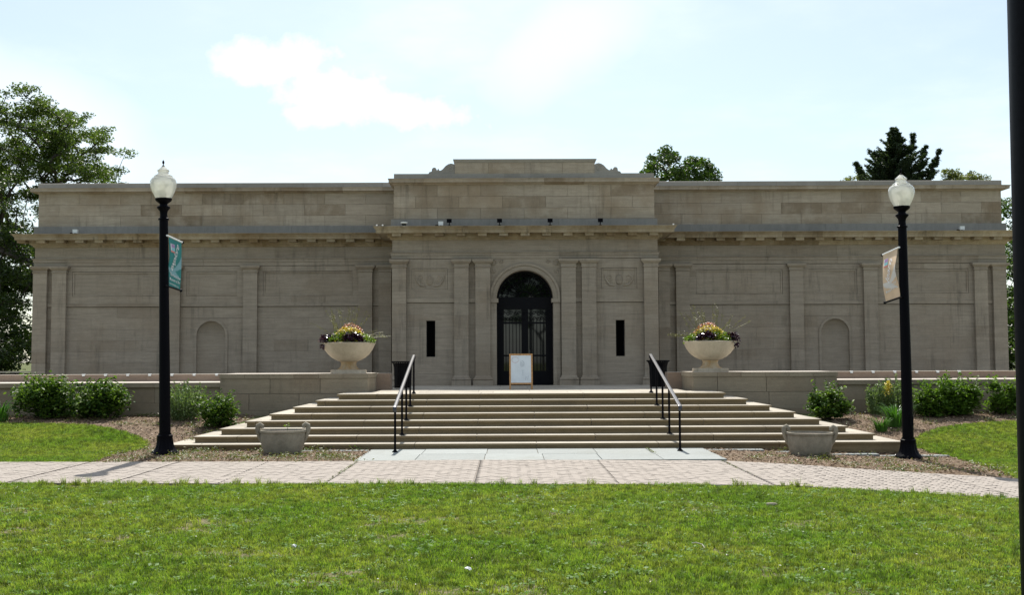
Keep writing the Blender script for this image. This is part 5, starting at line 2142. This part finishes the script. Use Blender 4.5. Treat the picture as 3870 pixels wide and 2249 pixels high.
shrub('shrub', 3800, 1560, 140, 120, 25.9, M['shrub_mid'], 'loose fresh green shrub at the far right of the low wall', 1700, .085, seed=23, loose=.15)
strap_plant('strap_leaf_plant', 3850, 1560, 70, 50, 25.4, 'thin grassy plant at the far right end of the bed', 50, 24)


def flowers(loc, label, mirror):
    rng = np.random.default_rng(60 if mirror > 0 else 61)
    x0, y0, z0 = loc
    zr = z0 + .74
    e = empty('flower_arrangement', (x0, y0, zr))
    tag(e, label, 'flowers', 'flowers in the pedestal bowls')
    def dome(n, cx, cy, rx, ry, h, zlo=0.0, thick=.07):
        a = rng.uniform(0, 2 * math.pi, n); r = np.sqrt(rng.uniform(0, 1, n))
        zz = zlo + h * np.sqrt(np.maximum(0, 1 - r * r)) + rng.normal(size=n) * thick * .4
        return np.stack([x0 + mirror * cx + rx * r * np.cos(a), y0 + cy + ry * r * np.sin(a), zr + zz], 1)
    g = np.concatenate([dome(800, 0, 0, .58, .55, .25), dome(260, .42, -.15, .26, .3, .12), dome(200, -.2, -.35, .3, .22, .12)])
    obj('green_foliage', leaves('green_foliage', g, .075, M['lime_leaf'], rng=rng), None, e, world=True)
    yv = np.concatenate([dome(340, .02, -.08, .40, .36, .36, .02, .04), dome(70, .05, -.45, .35, .1, .1)])
    obj('yellow_flowers', leaves('yellow_flowers', yv, .055, M['yellow'], aspect=.95, up=.8, rng=rng), None, e, world=True)
    rv = dome(260, .04, .08, .37, .30, .45, .02, .03)
    obj('russet_flowers', leaves('russet_flowers', rv, .045, M['rust'], aspect=.95, up=.8, rng=rng), None, e, world=True)
    pv = np.concatenate([dome(300, -.48, -.2, .22, .26, .16, .0), dome(330, .15, -.44, .27, .16, .17, .02), dome(60, -.58, -.2, .08, .15, .0, -.08)])
    obj('purple_foliage', leaves('purple_foliage', pv, .085, M['purple'], aspect=.75, rng=rng), None, e, world=True)
    # wispy stems rising and sprawling
    mb = MB(); P = []
    for k in range(34):
        a = rng.uniform(0, 2 * math.pi)
        lean = rng.uniform(.05, .55) if k < 20 else rng.uniform(.8, 1.2)
        L = rng.uniform(.6, 1.05) if k < 20 else rng.uniform(.6, .95)
        b0 = np.array([x0 + .40 * math.cos(a) * rng.uniform(.3, 1), y0 + .35 * math.sin(a), zr + .08])
        d = np.array([math.cos(a) * lean + mirror * (.6 if k >= 20 else .05), math.sin(a) * lean * .5, 1.0 if k < 20 else .35]); d /= np.linalg.norm(d)
        pts = [b0 + d * L * s + np.array([0, 0, -.12 * L * s * s]) + rng.normal(size=3) * .008 for s in np.linspace(0, 1, 6)]
        mb.tube(pts, .0035, 3, cap=False)
        m = 22
        s = rng.uniform(.25, 1, m)
        P.append(b0 + d * (L * s)[:, None] + np.array([0, 0, -.12 * L]) * (s * s)[:, None] + rng.normal(size=(m, 3)) * .018)
    obj('wispy_stems', mb, M['wisp'], e, world=True)
    obj('wispy_leaves', leaves('wispy_leaves', np.concatenate(P), .03, M['wisp'], rng=rng), None, e, world=True)


flowers(BOWL_L, 'yellow, russet and purple flowers with wispy stems in the left bowl', 1)
flowers(BOWL_R, 'yellow, russet and purple flowers with wispy stems in the right bowl', -1)
e = empty('seedling', (t1.location.x + .08, t1.location.y, t1.location.z + .42))
tag(e, 'tiny seedling sprouting in the left concrete tub', 'plant')
obj('stem', MB().tube([(0, 0, 0), (.01, 0, .1)], .004, 4), M['stem'], e)
obj('leaf_tuft', leaves('leaf_tuft', RNG.normal(size=(14, 3)) * np.array([.035, .035, .03]) + np.array([.01, 0, .12]), .05, M['lime_leaf']), None, e)

# ------------------------------------------------------------------ beds, lawn, litter
px_l = [(-300, 1603), (0, 1603), (200, 1604), (330, 1608), (420, 1622), (510, 1648), (556, 1672), (560, 1690), (490, 1708), (420, 1724), (355, 1748)]
edge_l = [on_ground(a, b) for a, b in px_l]
px_r = [(3838, 1812), (3790, 1785), (3710, 1760), (3610, 1732), (3520, 1713), (3462, 1692), (3460, 1664), (3492, 1640), (3560, 1618), (3650, 1605), (3760, 1597), (3870, 1593), (4250, 1590)]
edge_r = [on_ground(a, b) for a, b in px_r]
far_at = lambda x: far_Y(x)
bed_l = [(p.x, p.y) for p in edge_l] + [(x, far_at(x) - .0) for x in np.linspace(edge_l[-1].x, -2.63, 12)] + [(-2.63, 21.8), (-6, 22.2), (-6.0, 26.75), (edge_l[0].x, 26.75)]
bed_r = [(3.75, 21.8)] + [(x, far_at(x)) for x in np.linspace(3.76, edge_r[0].x, 14)] + [(p.x, p.y) for p in edge_r] + [(edge_r[-1].x, 26.75), (7.3, 26.75), (7.3, 22.2)]
mulch_l = obj('mulch_bed', sheet('mulch_bed', bed_l, .06, .006, M['mulch'], .05), None, kind='structure')
mulch_r = obj('mulch_bed', sheet('mulch_bed', bed_r, .06, .006, M['mulch'], .05), None, kind='structure')


def scatter_in(poly, n, rng):
    xs = [p[0] for p in poly]; ys = [p[1] for p in poly]
    X = rng.uniform(min(xs), max(xs), n * 4); Y = rng.uniform(min(ys), max(ys), n * 4)
    k = inside_poly(poly, X, Y)
    return X[k][:n], Y[k][:n]


rng_ = np.random.default_rng(90)
for poly, side in ((bed_l, 'left'), (bed_r, 'right')):
    X, Y = scatter_in(poly, 7000, rng_)
    P = np.stack([X, Y, zg(X, Y) + .016 + rng_.uniform(0, .014, len(X))], 1)
    o = obj('mulch_chips', leaves('mulch_chips', P, .075, M['chip'], aspect=.3, up=1.2, fold=.02, rng=rng_), None, kind='stuff')
    o['label'] = 'loose bark chips on the %s bed' % side
    nw = 170 if side == 'left' else 90
    cx_, cy_ = scatter_in(poly, nw, rng_)
    keep = (cy_ < 22) | (rng_.uniform(size=len(cx_)) < .6)
    cx_, cy_ = cx_[keep], cy_[keep]
    idx = rng_.integers(0, len(cx_), nw * 26)
    X = cx_[idx] + rng_.normal(size=len(idx)) * .10; Y = cy_[idx] + rng_.normal(size=len(idx)) * .10
    P = np.stack([X, Y, zg(X, Y) + .02 + np.abs(rng_.normal(size=len(X))) * .035], 1)
    o = obj('weeds', leaves('weeds', P, .048, M['weed'], aspect=.5, up=.6, rng=rng_), None, kind='stuff')
    o['label'] = 'low weeds sprouting in the %s bed' % side


def grass_mat():
    m, b, out = new_mat('grass_blade')
    p, g = pos(b)
    n = b.noise(p, .55, 5, .6)
    n2 = b.noise(p, 3.0, 4, .6)
    oi = b.n('ShaderNodeObjectInfo').outputs['Random']
    rnd = b.math('FRACT', b.math('ADD', oi, g.outputs['Random Per Island']))
    c = b.mix(b.smooth(n, .32, .66), (.15, .25, .034), (.265, .31, .066))
    c = b.mix(b.smooth(n2, .45, .75), c, (.115, .215, .032))
    c = b.mix(b.smooth(rnd, .88, 1.0), c, (.24, .25, .085))
    c = b.mix(b.smooth(rnd, .25, .0), c, (.05, .10, .012))
    n3 = b.noise(p, 9.0, 3, .6)
    k3 = b.smooth(n3, .36, .64, .55, 1.42)
    c = b.mix(1.0, c, b.n('ShaderNodeCombineXYZ', {0: k3, 1: k3, 2: k3}).outputs[0], 'MULTIPLY')
    d = b.n('ShaderNodeBsdfPrincipled', {'Base Color': c, 'Roughness': .5, 'Specular IOR Level': .25})
    t = b.n('ShaderNodeBsdfTranslucent', {'Color': b.mix(1.0, c, (1.3, 1.35, .6), 'MULTIPLY')})
    mx = b.n('ShaderNodeMixShader', {0: .4, 1: d.outputs[0], 2: t.outputs[0]})
    b.L.new(mx.outputs[0], out.inputs[0])
    return m


M['grass'] = grass_mat()
M['clover'] = leaf_mat('clover_leaf', [(.09, .19, .025), (.13, .25, .04), (.16, .27, .06), (.10, .22, .04)], .35, .55, spec=.15, objrand=True)


def tuft(i, n, h, spread, mat='grass', wd=.0035):
    rng = np.random.default_rng(200 + i)
    mb = MB()
    for k in range(n):
        a = rng.uniform(0, 2 * math.pi); r = spread * math.sqrt(rng.uniform())
        x, y = r * math.cos(a), r * math.sin(a)
        ld = rng.uniform(0, 2 * math.pi); le = rng.uniform(.1, .9)
        H = h * rng.uniform(.5, 1.15)
        dx, dy = math.cos(ld) * le * H, math.sin(ld) * le * H
        sx, sy = -math.sin(ld + .4) * wd, math.cos(ld + .4) * wd
        q = len(mb.v)
        mb.v += [(x - sx, y - sy, -.005), (x + sx, y + sy, -.005), (x + dx * .4 + sx * .8, y + dy * .4 + sy * .8, H * .62), (x + dx * .4 - sx * .8, y + dy * .4 - sy * .8, H * .62), (x + dx, y + dy, H)]
        mb.f += [(q, q + 1, q + 2, q + 3), (q + 3, q + 2, q + 4)]
    me = bpy.data.meshes.new('grass_tuft')
    me.from_pydata(mb.v, [], mb.f)
    me.materials.append(M[mat])
    return bpy.data.objects.new('grass_tuft', me)


def rosette(i, n, size):
    rng = np.random.default_rng(300 + i)
    P = rng.normal(size=(n, 3)) * np.array([.045, .045, .006]) + np.array([0, 0, .022])
    me = leaves('weed_rosette', P, size, M['clover'], aspect=.7, up=1.1, fold=.05, rng=rng)
    return bpy.data.objects.new('weed_rosette', me)


tufts = bpy.data.collections.new('grass_tufts')
for i in range(5):
    tufts.objects.link(tuft(i, 24, .032 + .007 * (i % 3), .06, wd=.0031))
longs = bpy.data.collections.new('long_tufts')
for i in range(3):
    longs.objects.link(tuft(20 + i, 22, .085 + .02 * i, .04))
clovers = bpy.data.collections.new('weed_rosettes')
for i in range(3):
    clovers.objects.link(rosette(i, 14, .032 + .006 * i))


def scatter_nodes(name, coll, density, seed, smin, smax, noise=None, lean=.25):
    ng = bpy.data.node_groups.new(name, 'GeometryNodeTree')
    ng.interface.new_socket('Geometry', in_out='INPUT', socket_type='NodeSocketGeometry')
    ng.interface.new_socket('Geometry', in_out='OUTPUT', socket_type='NodeSocketGeometry')
    b = NT(ng)
    gi = b.n('NodeGroupInput'); go = b.n('NodeGroupOutput')
    dens = density
    if noise:
        sc_, lo, hi, a, c = noise
        p_ = b.n('GeometryNodeInputPosition').outputs[0]
        nz = b.n('ShaderNodeTexNoise', {'Vector': p_, 'Scale': sc_, 'Detail': 4.0, 'Roughness': .65})
        mr = b.n('ShaderNodeMapRange', {0: nz.outputs[0], 1: lo, 2: hi, 3: a * density, 4: c * density})
        dens = mr.outputs[0]
    dp = b.n('GeometryNodeDistributePointsOnFaces', {'Mesh': gi.outputs[0], 'Density': dens, 'Seed': seed})
    ci = b.n('GeometryNodeCollectionInfo', {'Collection': coll, 'Separate Children': True, 'Reset Children': True})
    rv = b.n('FunctionNodeRandomValue', {0: (-lean, -lean, 0.0), 1: (lean, lean, 6.283), 'Seed': seed + 1}, data_type='FLOAT_VECTOR')
    rs = b.n('FunctionNodeRandomValue', {2: smin, 3: smax, 'Seed': seed + 2}, data_type='FLOAT')
    ip = b.n('GeometryNodeInstanceOnPoints', {'Points': dp.outputs[0], 'Instance': ci.outputs[0], 'Pick Instance': True, 'Rotation': rv.outputs[0], 'Scale': rs.outputs[1]})
    b.L.new(ip.outputs[0], go.inputs[0])
    return ng


near_poly = [(x, near_Y(x) + .03) for x in np.linspace(-11.5, 12.5, 60)] + [(12.5, 5.5), (-11.5, 5.5)]
lawn_l = [(p.x, p.y) for p in edge_l] + [(x, far_at(x) + .01) for x in np.linspace(edge_l[-1].x, -11.5, 10)] + [(edge_l[0].x, 24.4)]
lawn_r = [(p.x, p.y) for p in edge_r] + [(13.5, 24.0), (13.5, far_at(12.4) + .02)] + [(x, far_at(x) + .01) for x in np.linspace(12.5, edge_r[0].x, 6)]
strip = [(x, near_Y(x) + .01) for x in np.linspace(-11.5, 12.5, 60)] + [(x, near_Y(x) - .07) for x in np.linspace(12.5, -11.5, 60)]


def scatter_obj(name, poly, cell, ng, label, dz=0.0):
    o = obj(name, sheet(name, poly, cell, dz), None, kind='stuff')
    md = o.modifiers.new('scatter', 'NODES')
    md.node_group = ng
    o['label'] = label
    return o


g_near = scatter_nodes('near_grass_nodes', tufts, 620, 1, .45, 1.25, (1.1, .45, .62, 1.0, .04))
g_far = scatter_nodes('far_grass_nodes', tufts, 420, 3, .8, 1.3)
g_long = scatter_nodes('long_grass_nodes', longs, 16, 5, .45, .95, (1.6, .5, .68, .0, 4.0))
g_edge = scatter_nodes('edge_grass_nodes', longs, 95, 7, .4, 1.1, (1.1, .42, .6, .1, 2.4))
g_clover = scatter_nodes('weed_nodes', clovers, 24, 9, .45, 1.2, (.9, .45, .7, .15, 4.0), .2)
scatter_obj('grass', near_poly, .25, g_near, 'mown lawn grass in front of the brick path')
scatter_obj('grass', lawn_l, .1, g_far, 'lawn grass left of the steps beyond the path')
scatter_obj('grass', lawn_r, .1, g_far, 'lawn grass right of the steps beyond the path')
scatter_obj('long_grass', near_poly, .25, g_long, 'longer grass tufts in the front lawn')
scatter_obj('edge_grass', strip, .04, g_edge, 'long grass blades leaning over the near edge of the path')
scatter_obj('lawn_weeds', near_poly, .25, g_clover, 'broad-leaved weeds and clover in the front lawn')
X, Y = scatter_in(near_poly, 420, rng_)
P = np.stack([X, Y, zg(X, Y) + .035 + rng_.uniform(0, .01, len(X))], 1)
o = obj('fallen_petals', leaves('fallen_petals', P, .02, M['petal'], aspect=.6, up=1.2, fold=.05, rng=rng_), None, kind='stuff')
o['label'] = 'pale petals and leaf scraps scattered over the front lawn'

# low dark fence beyond the left end of the terrace
fx0, fx1 = from_px(-300, 1410, 40)[0], from_px(121, 1410, 40)[0]
zf = from_px(60, 1404, 40)[2]
e = empty('fence', ((fx0 + fx1) / 2, 40, 0))
tag(e, 'low dark fence with a pale top rail beyond the left end of the terrace', 'fence')
obj('top_rail', MB().box(fx0, fx1, 39.95, 40.05, zf - .05, zf), M['coping'], e, world=True)
for k in range(7):
    x = fx0 + (fx1 - fx0) * k / 6
    obj('post', MB().box(x - .05, x + .05, 39.94, 40.06, 0, zf - .051), M['bark'], e, world=True)
for k in range(6):
    z0 = .1 + k * (zf - .16) / 6
    obj('board', MB().box(fx0, fx1, 40.062, 40.085, z0, z0 + (zf - .16) / 6 - .012), M['bark'], e, world=True)

# weeds grown into the joints of the walk and the pad
P = []
for (xj, y0, y1, n) in ((-2.56, 15.9, 18.9, 80), (3.6, 15.9, 18.9, 30), (2.67, 20.0, 21.6, 70)):
    yy = y0 + (y1 - y0) * np.clip(rng_.beta(2, 1.3, n), 0, 1)
    P.append(np.stack([xj + rng_.normal(size=n) * .018, yy, np.full(n, .035) + rng_.uniform(0, .02, n)], 1))
o = obj('joint_weeds', leaves('joint_weeds', np.concatenate(P), .035, M['weed'], aspect=.5, up=.7, rng=rng_), None, kind='stuff')
o['label'] = 'tiny weeds growing in the paving joints'
# odd scraps on the front lawn
p = on_ground(2640, 2085)
e = empty('fallen_stick', (p.x, p.y, p.z + .045))
tag(e, 'thin pale curved twig lying on the front lawn', 'twig')
obj('twig', MB().tube([(-.05, .05, .02), (-.02, .02, .03), (.03, -.02, .02), (.04, -.09, .0)], [.005, .005, .004, .003], 6), M['coping'], e)
for px, py, lab in ((1112, 2083, 'bright white crumpled scrap on the front lawn, left of the steps axis'), (1768, 2172, 'white crumpled scrap near the bottom edge of the front lawn')):
    p = on_ground(px, py)
    e = empty('paper_scrap', (p.x, p.y, p.z + .04))
    tag(e, lab, 'litter', 'white scraps on the lawn')
    mb = MB()
    rr = random.Random(px)
    n = 9
    mb.v = [(rr.uniform(.6, 1) * .035 * math.cos(2 * math.pi * i / n), rr.uniform(.6, 1) * .03 * math.sin(2 * math.pi * i / n), rr.uniform(-.01, .015)) for i in range(n)] + [(0, 0, .022), (0, 0, -.012)]
    mb.f = [(i, (i + 1) % n, n) for i in range(n)] + [((i + 1) % n, i, n + 1) for i in range(n)]
    obj('crumple', mb, M['white'], e)
p = on_ground(2915, 1918)
e = empty('flat_stone', (p.x, p.y, p.z + .02))
tag(e, 'small flat grey stone lying on the front lawn near the path bend', 'stone')
mb = MB().lathe([(.0, -.01), (.05, -.008), (.062, .012), (.05, .028), (.0, .034)], 9)
mb.v = [(x * 1.25 + .01 * math.sin(7 * y), y * .8, z) for x, y, z in mb.v]
obj('stone_body', mb, M['tub'], e)
